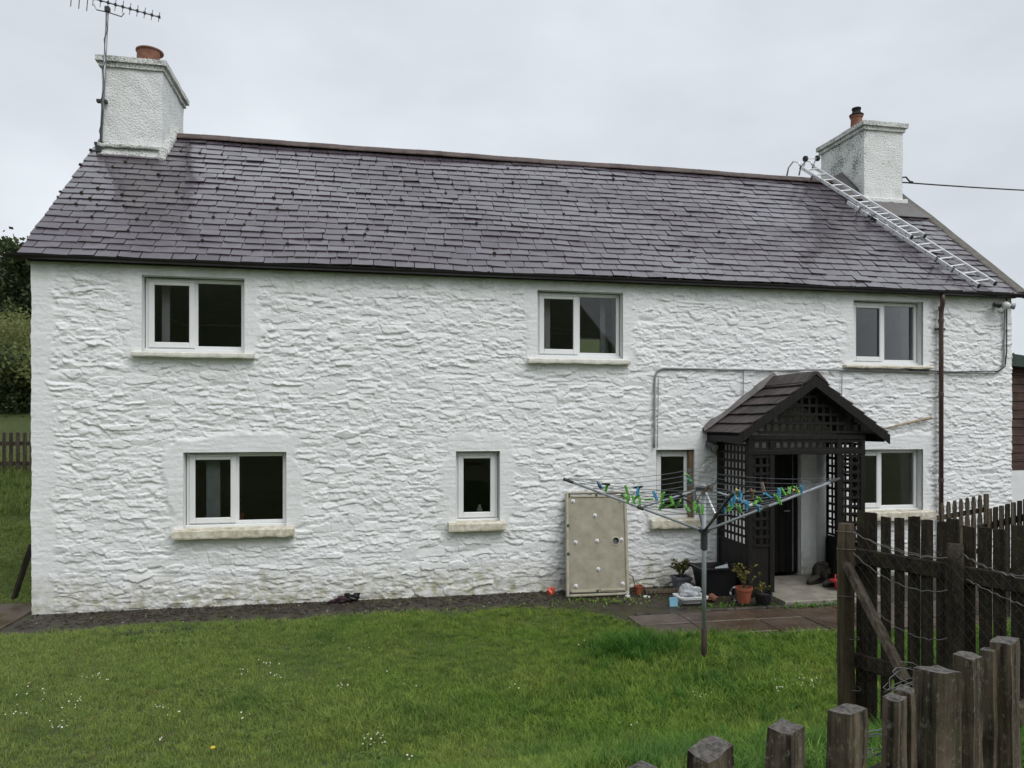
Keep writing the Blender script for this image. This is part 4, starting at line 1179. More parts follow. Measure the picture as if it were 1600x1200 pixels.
# ------------------------------------------------------------------ rotary clothes line
HX, HY = 3.40, -3.43
HUB = Vector((HX, HY, 1.352)); TOPZ = 1.80
air = thing('rotary_clothes_line', 'grey rotary clothes line with four arms standing on the lawn', 'clothes line', loc=(HX, HY, 0))
gh = float(gz(HX, HY))
MB().tube([(HX, HY, gh - .15), (HX, HY, gh + .36)], .030, 14).build('ground_socket', 'rust', air, smooth_=True)
MB().tube([(HX, HY, gh + .34), (HX, HY, 1.83)], .023, 14).build('pole', 'airer_grey', air, smooth_=True)
MB().lathe([(.03, -.19), (.036, -.18), (.036, -.02), (.05, -.015), (.055, .025), (.03, .03)], HUB, 16).build('hub', 'airer_dark', air)
MB().lathe([(.025, -.03), (.09, -.022), (.09, .01), (.03, .02)], (HX, HY, TOPZ), 16).build('top_plate', 'airer_dark', air)
TIPS = [Vector((1.977, -3.143, 1.893)), Vector((3.00, -4.82, 1.893)), Vector((4.779, -3.69, 1.893)), Vector((3.875, -2.036, 1.893))]   # left, near, right, far
def arm_pt(i, r_): return HUB.lerp(TIPS[i % 4], r_) + Vector((0, 0, .0))
for i in range(4):
    MB().tube([HUB.lerp(TIPS[i], .03), HUB.lerp(TIPS[i], .965)], .0135, 10).build('arm', 'airer_grey' if i in (0, 2) else 'airer_dark', air, smooth_=True)
    MB().tube([HUB.lerp(TIPS[i], .93), TIPS[i]], .017, 10).build('arm_end', 'airer_dark', air)
    MB().tube([Vector((HX, HY, TOPZ)).lerp(HUB.lerp(TIPS[i], .45), .05), HUB.lerp(TIPS[i], .45)], .010, 8).build('strut', 'aluminium' if i in (1, 3) else 'airer_grey', air, smooth_=True)
    MB().tube([HUB.lerp(TIPS[i], .43), HUB.lerp(TIPS[i], .475)], .022, 10).build('strut_joint', 'airer_dark', air)
RINGS = [.42, .52, .61, .70, .79, .88, .97]
def line_pt(i, r_, t_):
    p = arm_pt(i, r_).lerp(arm_pt(i + 1, r_), t_); p.z += .018 - .045 * 4 * t_ * (1 - t_) * r_; return p
for i in range(4):
    for r_ in RINGS:
        MB().tube([line_pt(i, r_, k / 8) for k in range(9)], .0032, 5).build('line', 'line_cord', air)
# pegs clipped on the lines: (colour, side, ring, position, swing)
def peg_mesh(mat):
    mb = MB()
    for s in (-1, 1):
        vs = []
        for (z, off, w, t_) in ((.014, .0115, .010, .004), (.004, .0045, .011, .006), (-.016, .0065, .012, .006), (-.058, .0045, .012, .006), (-.070, .008, .010, .004)):
            o = off * s
            vs += [(o - t_ / 2, -w / 2, z), (o + t_ / 2, -w / 2, z), (o + t_ / 2, w / 2, z), (o - t_ / 2, w / 2, z)]
        fs = [(i * 4 + k, i * 4 + (k + 1) % 4, (i + 1) * 4 + (k + 1) % 4, (i + 1) * 4 + k) for i in range(4) for k in range(4)] + [(0, 3, 2, 1), (16, 17, 18, 19)]
        mb.add(vs, fs)
    mb.tube([(0, -.008, -.018), (0, .008, -.018)], .006, 8)
    o = mb.build('clothes_peg', mat); me = o.data; bpy.data.objects.remove(o); return me
PEG = {c_: peg_mesh('peg_' + c_) for c_ in ('green', 'blue', 'white', 'yellow', 'wood', 'dark')}
PEGS = [('blue', 0, 0.97, 0.22), ('dark', 0, 0.97, 0.22), ('dark', 0, 0.97, 0.26), ('green', 0, 0.97, 0.28), ('green', 0, 0.97, 0.4), ('green', 0, 0.7, 0.18), ('green', 0, 0.7, 0.22), ('green', 0, 0.7, 0.26), ('dark', 0, 0.97, 0.46), ('green', 0, 0.79, 0.38), ('green', 0, 0.7, 0.32), ('blue', 0, 0.97, 0.48), ('green', 0, 0.7, 0.42), ('blue', 0, 0.88, 0.54), ('green', 0, 0.88, 0.6), ('green', 0, 0.61, 0.46), ('green', 0, 0.79, 0.62), ('green', 0, 0.61, 0.56), ('dark', 0, 0.88, 0.7), ('green', 0, 0.7, 0.66), ('green', 0, 0.61, 0.68), ('dark', 0, 0.7, 0.74), ('green', 0, 0.7, 0.78), ('green', 0, 0.61, 0.8), ('green', 0, 0.61, 0.84), ('blue', 3, 0.79, 0.04), ('green', 3, 0.88, 0.04), ('green', 3, 0.79, 0.04), ('blue', 1, 0.97, 0.04), ('blue', 1, 0.88, 0.04), ('blue', 1, 0.79, 0.04), ('blue', 1, 0.61, 0.04), ('yellow', 1, 0.97, 0.04), ('blue', 1, 0.88, 0.1), ('wood', 1, 0.97, 0.14), ('wood', 1, 0.97, 0.16), ('wood', 1, 0.97, 0.26), ('green', 1, 0.61, 0.12), ('green', 1, 0.61, 0.16), ('green', 1, 0.61, 0.24), ('blue', 1, 0.7, 0.24), ('blue', 1, 0.7, 0.28), ('white', 1, 0.61, 0.44), ('green', 1, 0.79, 0.34), ('green', 1, 0.7, 0.4), ('blue', 1, 0.52, 0.68), ('blue', 1, 0.88, 0.34), ('green', 1, 0.79, 0.54), ('blue', 1, 0.97, 0.4), ('green', 1, 0.7, 0.7), ('green', 1, 0.97, 0.42), ('green', 1, 0.97, 0.5), ('green', 1, 0.97, 0.56), ('yellow', 1, 0.88, 0.66), ('blue', 1, 0.97, 0.62), ('wood', 0, 0.97, 0.86), ('dark', 1, 0.61, 0.06), ('dark', 1, 0.52, 0.28)]
PWORD = {'green': 'lime green plastic peg', 'blue': 'sky blue plastic peg', 'white': 'whitish plastic peg', 'yellow': 'yellow plastic peg', 'wood': 'weathered wooden peg', 'dark': 'black peg'}
ORD = 'first second third fourth fifth sixth seventh eighth ninth tenth eleventh twelfth thirteenth fourteenth fifteenth sixteenth seventeenth eighteenth nineteenth twentieth twenty-first twenty-second twenty-third twenty-fourth twenty-fifth twenty-sixth twenty-seventh twenty-eighth twenty-ninth thirtieth'.split()
def peg_x(p_):
    q = line_pt(p_[1], p_[2], p_[3]); return (q.x * CY - (q.y + DIST) * SY) / (q.x * SY + (q.y + DIST) * CY)
PEGS.sort(key=peg_x); seen_ = {}; tot_ = {}
for p_ in PEGS: tot_[p_[0]] = tot_.get(p_[0], 0) + 1
rp = random.Random(5)
for (cname, i, r_, t_) in PEGS:
    o = bpy.data.objects.new('clothes_peg', PEG[cname]); COL.objects.link(o)
    p = line_pt(i, r_, t_); d = (arm_pt(i + 1, r_) - arm_pt(i, r_)); yaw_ = math.atan2(d.y, d.x)
    o.location = p + Vector((0, 0, .008)); o.rotation_euler = (rp.gauss(0, .7) + (math.pi if cname in ('wood', 'dark') and rp.random() < .5 else 0), rp.uniform(-.35, .35), yaw_ + math.pi / 2 + rp.uniform(-.25, .25))
    o.scale = (1.35, 1.35, 1.08)
    k_ = seen_.get(cname, 0); seen_[cname] = k_ + 1
    lab = f'{PWORD[cname]} on the clothes line, {ORD[k_]} of its colour from the left' if tot_[cname] > 1 else f'the only {PWORD[cname]} on the clothes line'
    tag(o, lab, 'clothes peg', 'pegs on the rotary clothes line')
# ------------------------------------------------------------------ paving, soil litter
path = thing('path', 'wet brown paving slabs in front of the porch', None); path['kind'] = 'structure'
rs = random.Random(21)
xx = 3.22
while xx < 9.0:
    w = rs.uniform(.62, .95)
    for (ya, yb) in ((-1.63, -2.06), (-2.075, -2.50 - .22 * min(1, max(0, (xx - 3.2) / 2.5)))):
        tilt = rs.uniform(-.008, .008); g = .008
        zt = .022 + rs.uniform(-.004, .006)
        MB().add([(xx + g, yb, -.05), (xx + w - g, yb, -.05), (xx + w - g, ya, -.05), (xx + g, ya, -.05), (xx + g, yb, zt), (xx + w - g, yb, zt + tilt), (xx + w - g, ya, zt + tilt), (xx + g, ya, zt)],
                 [(0, 3, 2, 1), (4, 5, 6, 7), (0, 1, 5, 4), (1, 2, 6, 5), (2, 3, 7, 6), (3, 0, 4, 7)]).build('slab', 'paving', path, bevel=.006)
    xx += w
pad = MB().span(-6.2, -4.30, -.85, .6, -.05, .028).build('concrete_pad', 'paving', bevel=.01)
tag(pad, 'wet concrete pad at the left corner of the cottage', None, None, 'structure')
# kerb between the soil bed and the slabs
for i in range(5):
    x0 = 3.35 + i * .46
    MB().span(x0, x0 + .45, -1.60, -1.53, -.05, .032 + rs.uniform(-.006, .008)).build('kerb_stone', 'soil_lump', path, bevel=.012)
def litter(name, n, gen, size, mat, lab, cat, flat=.5):
    mb = MB()
    for i in range(n):
        x, y = gen(); z = float(gz(x, y))
        blob(mb, (x, y, z + .004), rs.uniform(*size), i, flat, 6, 3)
    return tag(mb.build(name, mat), lab, cat, kind='stuff')
litter('pale_grit', 85, lambda: (rs.uniform(-4.2, 5.5), -.07 - abs(rs.gauss(0, .38))), (.004, .011), 'gravel_white', 'flakes of white paint and pale grit scattered on the soil', 'grit', .5)
litter('stones', 1500, lambda: (rs.uniform(-4.2, 5.5), -.04 - abs(rs.gauss(0, .42))), (.008, .034), 'soil_lump', 'small dark stones and lumps in the bare soil strip', 'gravel', .6)
litter('paving_leaves', 46, lambda: (rs.uniform(3.2, 6.2), rs.uniform(-2.6, -1.1)), (.007, .016), 'pot_leaf', 'small yellow fallen leaves on the wet paving', 'leaves', .15)

# ------------------------------------------------------------------ grass
def tuft(name, nb, hmin, hmax, spread, width, mat, lean=.45, seed=0):
    rg = random.Random(seed); V_, F_ = [], []
    for i in range(nb):
        a_ = rg.uniform(0, 6.283); r_ = spread * math.sqrt(rg.random()); x, y = r_ * math.cos(a_), r_ * math.sin(a_)
        h = rg.uniform(hmin, hmax); la = rg.uniform(0, 6.283); ln = rg.uniform(.1, lean) * h; w = width * rg.uniform(.7, 1.3)
        pa = la + 1.57 + rg.uniform(-.6, .6); px, py = math.cos(pa) * w / 2, math.sin(pa) * w / 2
        dx_, dy_ = math.cos(la), math.sin(la); o = len(V_)
        for q, k in ((0, 1), (.5, .85)):
            cx_, cy_, cz_ = x + dx_ * ln * q * q, y + dy_ * ln * q * q, h * q
            V_ += [(cx_ - px * k, cy_ - py * k, cz_), (cx_ + px * k, cy_ + py * k, cz_)]
        V_.append((x + dx_ * ln * 1.25, y + dy_ * ln * 1.25, h * .9))
        F_ += [(o, o + 1, o + 3, o + 2), (o + 2, o + 3, o + 4)]
    me = bpy.data.meshes.new(name); me.from_pydata(V_, [], F_); me.materials.append(M[mat])
    return bpy.data.objects.new(name, me)
def scatter(name, base_me, coll, density, smin, smax, seed, lab, cat='grass'):
    ob = bpy.data.objects.new(name, base_me); COL.objects.link(ob); tag(ob, lab, cat, kind='stuff')
    ng = bpy.data.node_groups.new(name, 'GeometryNodeTree')
    ng.interface.new_socket('Geometry', in_out='INPUT', socket_type='NodeSocketGeometry'); ng.interface.new_socket('Geometry', in_out='OUTPUT', socket_type='NodeSocketGeometry')
    n = ng.nodes; gi = n.new('NodeGroupInput'); go = n.new('NodeGroupOutput')
    dp_ = n.new('GeometryNodeDistributePointsOnFaces'); dp_.inputs['Seed'].default_value = seed
    na = n.new('GeometryNodeInputNamedAttribute'); na.data_type = 'FLOAT'; na.inputs[0].default_value = 'dens'
    mu = n.new('ShaderNodeMath'); mu.operation = 'MULTIPLY'; mu.inputs[1].default_value = density
    nh = n.new('GeometryNodeInputNamedAttribute'); nh.data_type = 'FLOAT'; nh.inputs[0].default_value = 'tall'
    rv = n.new('FunctionNodeRandomValue'); rv.data_type = 'FLOAT'; rv.inputs[2].default_value = smin; rv.inputs[3].default_value = smax
    mh = n.new('ShaderNodeMath'); mh.operation = 'MULTIPLY'
    rr_ = n.new('FunctionNodeRandomValue'); rr_.data_type = 'FLOAT_VECTOR'; rr_.inputs[0].default_value = (-.12, -.12, 0); rr_.inputs[1].default_value = (.12, .12, 6.283)
    ci = n.new('GeometryNodeCollectionInfo'); ci.inputs['Collection'].default_value = coll; ci.inputs['Separate Children'].default_value = True; ci.inputs['Reset Children'].default_value = True
    ip = n.new('GeometryNodeInstanceOnPoints'); ip.inputs['Pick Instance'].default_value = True
    L = ng.links.new
    L(gi.outputs[0], dp_.inputs['Mesh']); L(na.outputs['Attribute'], mu.inputs[0]); L(mu.outputs[0], dp_.inputs['Density'])
    L(dp_.outputs['Points'], ip.inputs['Points']); L(ci.outputs[0], ip.inputs['Instance'])
    L(rr_.outputs[0], ip.inputs['Rotation']); L(nh.outputs['Attribute'], mh.inputs[0]); L(rv.outputs[1], mh.inputs[1]); L(mh.outputs[0], ip.inputs['Scale'])
    L(ip.outputs[0], go.inputs[0])
    md = ob.modifiers.new('scatter', 'NODES'); md.node_group = ng
    return ob
def patch(name, x0, x1, y0, y1, step, dens_f, tall_f):
    px_ = np.arange(x0, x1, step); py_ = np.arange(y0, y1, step); A, B = np.meshgrid(px_, py_)
    vs = np.stack([A, B, gz(A, B) - .004], -1).reshape(-1, 3); ny2, nx2 = A.shape; ii = np.arange(nx2 * ny2).reshape(ny2, nx2)
    fs = np.stack([ii[:-1, :-1], ii[:-1, 1:], ii[1:, 1:], ii[1:, :-1]], -1).reshape(-1, 4)
    me = np_mesh(name, vs, fs)
    for nm, fn in (('dens', dens_f), ('tall', tall_f)):
        a_ = me.attributes.new(nm, 'FLOAT', 'POINT'); a_.data.foreach_set('value', np.asarray(fn(A, B), np.float32).ravel())
    return me
lawn_c = bpy.data.collections.new('lawn_tufts'); long_c = bpy.data.collections.new('long_tufts')
for k in range(5): lawn_c.objects.link(tuft('lawn_tuft', 24, .022, .070, .055, .0048, 'grass_blade', .9, k))
for k in range(4): long_c.objects.link(tuft('long_tuft', 22, .06, .15, .035, .0058, 'grass_long', .9, 40 + k))
def view_mask(A, B):
    d = A * SY + (B + DIST) * CY; u = (A * CY - (B + DIST) * SY) / np.maximum(d, .1)
    return ((np.abs(u) < .80) & (d > 1.0)).astype(float)
def lawn_d(A, B):
    e = lawn_edge(A) - B
    m_ = smooth(e / .22 + .25) * (B < 7.5) * view_mask(A, B)
    m_ = m_ * (1 - ((A > -6.3) & (A < -4.2) & (B > -.9) & (B < .65)))
    far = np.clip((9.0 / np.maximum(A * SY + (B + DIST) * CY, 1)) ** 1.2, .3, 1.2)
    return m_ * (.72 + .28 * vnoise(A * 2, B * 2, 100)) * far * (1 - .85 * (B < -6.2))
lush = lambda A, B: smooth((A - .5) / 3.0) * smooth((-1.8 - B) / 1.2)
tall_d = lambda A, B: .78 + .22 * vnoise(A * 1.4, B * 1.4, 101) + .55 * lush(A, B) + .25 * smooth((vnoise(A * .7, B * .7, 102) - .1) / .5)
scatter('lawn_grass', patch('lawn_grass', -10, 7.5, -8.2, 8.0, .12, lawn_d, tall_d), lawn_c, 560, .75, 1.35, 3, 'short wet green grass of the lawn')
def long_d(A, B):
    spot = 1.6 * np.exp(-(((A - 2.85) / .45) ** 2 + ((B + 3.0) / .28) ** 2)) + .8 * np.exp(-(((A - 3.4) / .3) ** 2 + ((B + 3.4) / .25) ** 2)) + .35 * np.exp(-(((A - 2.2) / .5) ** 2 + ((B + 3.6) / .3) ** 2))
    spot = spot + .5 * np.exp(-((B - (lawn_edge(A) - .22)) / .10) ** 2) * smooth((A - 3.3) / .3) + .22 * lush(A, B) * (vnoise(A * 1.6, B * 1.6, 104) > .15)
    spot = spot + .7 * ((B < -5.4) & (A > 1.6)) * smooth((-5.2 - B) / 1.0)
    spot = spot + .55 * smooth((A - 4.6) / .5) * smooth((-3.4 - B) / .4)
    return spot * view_mask(A, B) * (B < lawn_edge(A) - .08)
scatter('long_grass', patch('long_grass', -2, 8.5, -8.4, -1.5, .12, long_d, lambda A, B: 1.0 + .2 * vnoise(A * 3, B * 3, 103) + .7 * np.exp(-(((A - 2.85) / .5) ** 2 + ((B + 3.0) / .35) ** 2))), long_c, 210, .7, 1.3, 9, 'longer darker grass tufts round the clothes line pole')
def verge_d(A, B): return ((A < -4.75) & (B > 3.6) & (B < 6.3)).astype(float) * view_mask(A, B)
scatter('verge_grass', patch('verge_grass', -12, -4.6, 3.4, 6.6, .2, verge_d, lambda A, B: 1.5 + 0 * A), long_c, 60, .7, 1.4, 12, 'tall rank grass below the far paddock fence')

# daisies
dz_ = MB(); dyel = MB(); rd = random.Random(77)
def daisy(px, py):
    p = on_z(px, py, .05); z = float(gz(p.x, p.y)); p = on_z(px, py, z + .05)
    c_ = Vector((p.x, p.y, z + .055)); r_ = rd.uniform(.005, .0085); n = 8; t1, t2 = rd.uniform(-.4, .4), rd.uniform(-.8, .1)
    rot = Matrix.Rotation(t1, 3, 'Y') @ Matrix.Rotation(-t2, 3, 'X')
    vs = [c_ + rot @ Vector((r_ * (1 if k % 2 == 0 else .62) * math.cos(math.pi * k / n), r_ * (1 if k % 2 == 0 else .62) * math.sin(math.pi * k / n), .002)) for k in range(2 * n)] + [c_ - rot @ Vector((0, 0, .004))]
    dz_.add(vs, [tuple(range(2 * n))] + [(k, 2 * n, (k + 1) % (2 * n)) for k in range(2 * n)])
    blob(dyel, c_ + rot @ Vector((0, 0, .003)), r_ * .36, 1, .7, 6, 4)
for (cx_, cy_, n, sx, sy) in ((150, 1058, 9, 14, 5), (45, 1085, 9, 14, 7), (120, 1095, 9, 14, 6), (25, 1118, 6, 18, 4), (92, 1134, 9, 10, 4), (420, 1040, 8, 22, 5), (385, 1050, 5, 6, 3), (430, 1056, 4, 6, 3), (270, 1106, 9, 24, 5), (375, 1118, 4, 12, 3), (252, 1155, 3, 4, 2), (536, 1068, 6, 8, 3), (580, 1160, 13, 18, 8), (640, 1185, 3, 10, 3), (1248, 1065, 26, 26, 7), (1100, 1085, 7, 18, 8), (1220, 1075, 6, 12, 4), (810, 1075, 3, 8, 3), (640, 1055, 3, 30, 20), (930, 1000, 3, 30, 10), (560, 1010, 4, 40, 8), (985, 1135, 3, 10, 5)):
    for _ in range(n): daisy(cx_ + rd.gauss(0, sx * .8), cy_ + rd.gauss(0, sy * 1.0))
dob = dz_.build('daisies', 'daisy_white'); tag(dob, 'tiny white daisies scattered in drifts over the lawn', 'daisies', kind='stuff')
do2 = dyel.build('daisy_centres', 'daisy_yellow', dob)
dd_ = on_z(333, 1168, .08)
dl = MB(); blob(dl, dd_, .018, 3, .6, 12, 5); dl.build('dandelion_head', 'daisy_yellow')
hd = bpy.data.objects['dandelion_head']; dn = thing('dandelion', 'single yellow dandelion in the near lawn', 'flower', loc=(dd_.x, dd_.y, float(gz(dd_.x, dd_.y))))
hd.parent = dn; hd.matrix_parent_inverse = Matrix.Translation(-dn.location); hd.name = 'flower_head'
MB().tube([dd_, (dd_.x - .01, dd_.y, float(gz(dd_.x, dd_.y)))], .002, 5).build('stem', 'grass_blade', dn)

# ------------------------------------------------------------------ small things by the door
def leaf_plant(parent, c, h, r_, nst, nl, lsz, mat, seed, stem='bark'):
    rg = random.Random(seed); sm = MB(); lf = MB(); c = Vector(c)
    for i in range(nst):
        a_ = rg.uniform(0, 6.283); sp = r_ * rg.uniform(.3, 1); hh = h * rg.uniform(.6, 1.05)
        e = c + Vector((sp * math.cos(a_), sp * math.sin(a_), hh)); mid = c.lerp(e, .5) + Vector((0, 0, hh * .12))
        sm.tube([c + Vector((rg.uniform(-.02, .02), rg.uniform(-.02, .02), 0)), mid, e], [.005, .004, .002], 5)
        for k in range(nl):
            q = rg.uniform(.35, 1.05); p = c.lerp(mid, q * 2) if q < .5 else mid.lerp(e, q * 2 - 1)
            d = Vector((rg.uniform(-1, 1), rg.uniform(-1, 1), rg.uniform(-.3, .8))).normalized(); L = lsz * rg.uniform(.6, 1.3)
            s_ = d.cross(Vector((rg.uniform(-1, 1), rg.uniform(-1, 1), rg.uniform(-1, 1)))).normalized() * L * .3
            u_ = Vector((0, 0, -L * .15))
            lf.add([p, p + d * L * .5 + s_, p + d * L + u_, p + d * L * .5 - s_], [(0, 1, 2, 3)])
    sm.build('stem', stem, parent); lf.build('foliage', mat, parent)
def pot_at(name, c, r0, r1, h, mat, lab, cat='plant pot', square=False, soil_=True):
    t = thing(name, lab, cat, loc=c); n = 4 if square else 22
    rot = Matrix.Rotation(R(45), 3, 'Z') if square else None
    MB().lathe([(r0, 0), (r1, h * .82), (r1 * 1.09, h * .82), (r1 * 1.10, h), (r1 * .97, h), (r1 * .93, h * .8), (r0 * .5, h * .78)], c, n, rot).build('pot', mat, t)
    if soil_: MB().lathe([(r1 * .93, h * .84), (r1 * .4, h * .88), (.01, h * .88)], c, n, rot).build('potting_soil', 'garment', t)
    return t
c_ = Vector((4.52, -.36, .0)); t = pot_at('potted_shrub', c_, .13, .155, .22, 'pot_grey', 'small bronze green shrub in a square grey pot beside the black tub', square=True)
leaf_plant(t, c_ + Vector((0, 0, .2)), .26, .17, 22, 12, .055, 'pot_leaf_green', 1)
c_ = Vector((4.98, -1.35, .045)); t = pot_at('potted_plant', c_, .075, .105, .21, 'terracotta_pot', 'straggly yellowing plant in a terracotta pot by the porch')
leaf_plant(t, c_ + Vector((0, 0, .18)), .34, .24, 10, 7, .065, 'pot_leaf', 2)
c_ = Vector((5.22, -1.42, .04)); t = pot_at('black_pot', c_, .09, .11, .14, 'tub_black', 'low black plastic pot beside the terracotta pot')
leaf_plant(t, c_ + Vector((-.02, 0, .12)), .16, .12, 6, 6, .05, 'pot_leaf', 3)
c_ = Vector((3.83, -.42, .0)); t = pot_at('small_pot', c_, .05, .065, .12, 'terracotta_pot', 'tiny dark red pot on the soil right of the shower tray')
hp = MB().tube([(3.70, -.30, .0), (3.69, -.27, .18), (3.73, -.26, .27), (3.80, -.28, .22), (3.83, -.32, .05)], .012, 6).build('bent_root', 'stick_wood'); tag(hp, 'bent pale root arching up beside the shower tray', 'root')
# black rectangular tub
def tub(c, w, d, h, flare, wall):
    mb = MB(); c = Vector(c); rings = []
    def rr(hw, hd, z, rad=.05, n=5):
        pts = []
        for (sx, sy, a0) in ((1, 1, 0), (-1, 1, 90), (-1, -1, 180), (1, -1, 270)):
            for k in range(n):
                a_ = R(a0 + 90 * k / (n - 1)); pts.append(c + Vector((sx * (hw - rad) + rad * math.cos(a_), sy * (hd - rad) + rad * math.sin(a_), z)))
        return pts
    rings = [rr(w / 2 - flare, d / 2 - flare, 0), rr(w / 2, d / 2, h - .03), rr(w / 2 + .035, d / 2 + .035, h - .03), rr(w / 2 + .04, d / 2 + .04, h), rr(w / 2 - .005, d / 2 - .005, h), rr(w / 2 - flare - wall, d / 2 - flare - wall, .03)]
    n = len(rings[0]); vs = [p for r_ in rings for p in r_]
    fs = [(i * n + k, i * n + (k + 1) % n, (i + 1) * n + (k + 1) % n, (i + 1) * n + k) for i in range(len(rings) - 1) for k in range(n)]
    fs += [tuple(reversed(range(n))), tuple((len(rings) - 1) * n + k for k in range(n))]
    return mb.add(vs, fs)
tb = thing('storage_tub', 'large black plastic tub beside the porch', 'tub', loc=(4.93, -.62, 0))
tub((4.93, -.62, .01), .58, .42, .40, .06, .012).build('tub_body', 'tub_black', tb)
tag(MB().tube([(4.95, -.60, .33), (5.10, -.68, .385)], [.050, .056], 14).build('paint_tin', 'bag_white'), 'pale tin lying in the black tub', 'tin')
tag(MB().tube([(4.83, -.56, .30), (4.86, -.74, .36)], .03, 8).build('rag_roll', 'bag_white'), 'pale rolled rag inside the black tub', 'rag')
# white tray with a crumpled bag
wt = thing('plastic_tray', 'crumpled white plastic tray lying on the soil by the pole', 'tray', loc=(4.30, -1.05, 0))
tub((4.33, -1.08, .012), .34, .24, .10, .035, .006).build('tray_body', 'white_plastic', wt)
def crumple(mb, c, r_, seed, sx=1, sy=1, sz=1, n=16, m_=10, a_=.45):
    c = Vector(c); vs = []
    for i in range(m_ + 1):
        th_ = math.pi * i / m_
        for k in range(n):
            ph = 2 * math.pi * k / n; d = Vector((math.sin(th_) * math.cos(ph), math.sin(th_) * math.sin(ph), math.cos(th_)))
            q = r_ * (1 + a_ * float(vnoise(d.x * 2.5 + seed, d.y * 2.5 + d.z * 2.1, 110)) + .5 * a_ * float(vnoise(d.x * 6 + seed, d.y * 6 + d.z * 5, 111)))
            vs.append(c + Vector((d.x * q * sx, d.y * q * sy, d.z * q * sz)))
    return mb.add(vs, [(i * n + k, i * n + (k + 1) % n, (i + 1) * n + (k + 1) % n, (i + 1) * n + k) for i in range(m_) for k in range(n)])
tag(crumple(MB(), (4.34, -1.02, .12), .12, 3.0, 1.1, .8, .95).build('plastic_bag', 'bag_white'), 'crumpled translucent white bag in the white tray', 'bag')
tag(crumple(MB(), (4.17, -1.12, .055), .055, 5.0, 1.2, 1.0, .9).build('carrier_bag', 'bag_white'), 'small scrunched white bag between blue card and tray', 'bag')
tag(MB().box((4.03, -1.20, .062), (.115, .02, .125), Matrix.Rotation(-.2, 3, 'X')).build('blue_card', 'blue_card', bevel=.003), 'pale blue carton standing on the soil left of the tray', 'carton')
tag(crumple(MB(), (4.66, -1.05, .05), .055, 9.0, 1.3, 1, .8).build('orange_leaves', 'terracotta'), 'clump of orange dead leaves between tray and black tub', 'leaves', kind='stuff')
# ring basket of black and white wicker
wk = thing('wicker_ring', 'black and white wicker ring leaning by the terracotta pot', 'wicker ring', loc=(5.0, -1.02, 0))
wc = Vector((4.99, -1.12, .10)); nw = 16
for k in range(nw):
    a0, a1 = 2 * math.pi * k / nw, 2 * math.pi * (k + .9) / nw
    pts = [wc + Vector((.085 * math.cos(a_), .04 * math.sin(a_), .09 * math.sin(a_))) for a_ in (a0, (a0 + a1) / 2, a1)]
    MB().tube(pts, .014, 7).build('strand', 'bag_white' if k % 3 == 1 else 'tub_black', wk)
tag(MB().tube([(3.90, -.50, .03), (4.18, -.52, .035), (4.40, -.50, .03)], [.055, .05, .055], 10).build('edging_log', 'log_wood'), 'low mossy log edging the bed beside the shower tray', 'log')
tag(MB().lathe([(.045, 0), (.05, .02), (.03, .03)], (3.86, -.66, .0), 12).build('white_lid', 'white_plastic'), 'small white lid on the soil below the tiny red pot', 'lid')
# boots and red scoop on the step
def boot(name, c, yaw_, lab, tip=0.0):
    t = thing(name, lab, 'boot', loc=c)
    prof = [(-.13, .0, .045, .05), (-.10, .0, .05, .07), (-.03, .0, .05, .085), (.05, .0, .045, .10)]
    rot = Matrix.Rotation(yaw_, 3, 'Z') @ Matrix.Rotation(tip, 3, 'Y')
    n = 12; vs = []
    secs = [((-.155, .030), .018, .022), ((-.13, .040), .040, .034), ((-.06, .050), .047, .044), ((.02, .062), .043, .054), ((.075, .085), .046, .070), ((.088, .15), .048, .055), ((.090, .22), .050, .050), ((.092, .26), .052, .048)]
    for i, ((x, z), hw, hh) in enumerate(secs):
        up_ = 0 if i < 4 else min(1, (i - 3) / 2)
        for k in range(n):
            a_ = 2 * math.pi * k / n
            p = Vector((x + hh * math.sin(a_) * up_, hw * math.cos(a_), z + hh * math.sin(a_) * (1 - up_)))
            vs.append(Vector(c) + rot @ p)
    MB().add(vs, [(i * n + k, i * n + (k + 1) % n, (i + 1) * n + (k + 1) % n, (i + 1) * n + k) for i in range(len(secs) - 1) for k in range(n)] + [tuple(range(n))]).build('upper', 'boot', t, smooth_=True)
    so = [Vector(c) + rot @ Vector((x, y, z)) for z in (-.004, .018) for (x, y) in ((-.165, 0), (-.14, -.042), (-.05, -.05), (.05, -.042), (.125, -.045), (.135, 0), (.125, .045), (.05, .042), (-.05, .05), (-.14, .042))]
    MB().add(so, [tuple(reversed(range(10))), tuple(range(10, 20))] + [(k, (k + 1) % 10, (k + 1) % 10 + 10, k + 10) for k in range(10)]).build('sole', 'soot', t)
boot('boot', (6.52, -.62, .095), .35, 'muddy brown boot on the doorstep, the one nearer the door')
boot('boot', (6.66, -.84, .095), .1, 'muddy brown boot on the doorstep, the one nearer the red scoop')
tag(crumple(MB(), (6.74, -.48, .22), .15, 13.0, 1.0, .8, 1.0).build('coat_heap', 'boot'), 'heap of muddy brown clothing behind the boots', 'clothing')
rsn = thing('red_scoop', 'red plastic scoop at the right end of the doorstep', 'scoop', loc=(6.60, -1.05, .09))
tub((6.60, -1.06, .095), .12, .10, .13, .02, .006).build('scoop_body', 'red_plastic', rsn)
MB().tube([(6.58, -1.02, .22), (6.60, -1.0, .29), (6.63, -1.0, .28), (6.64, -1.03, .22)], .010, 6).build('handle', 'red_plastic', rsn)
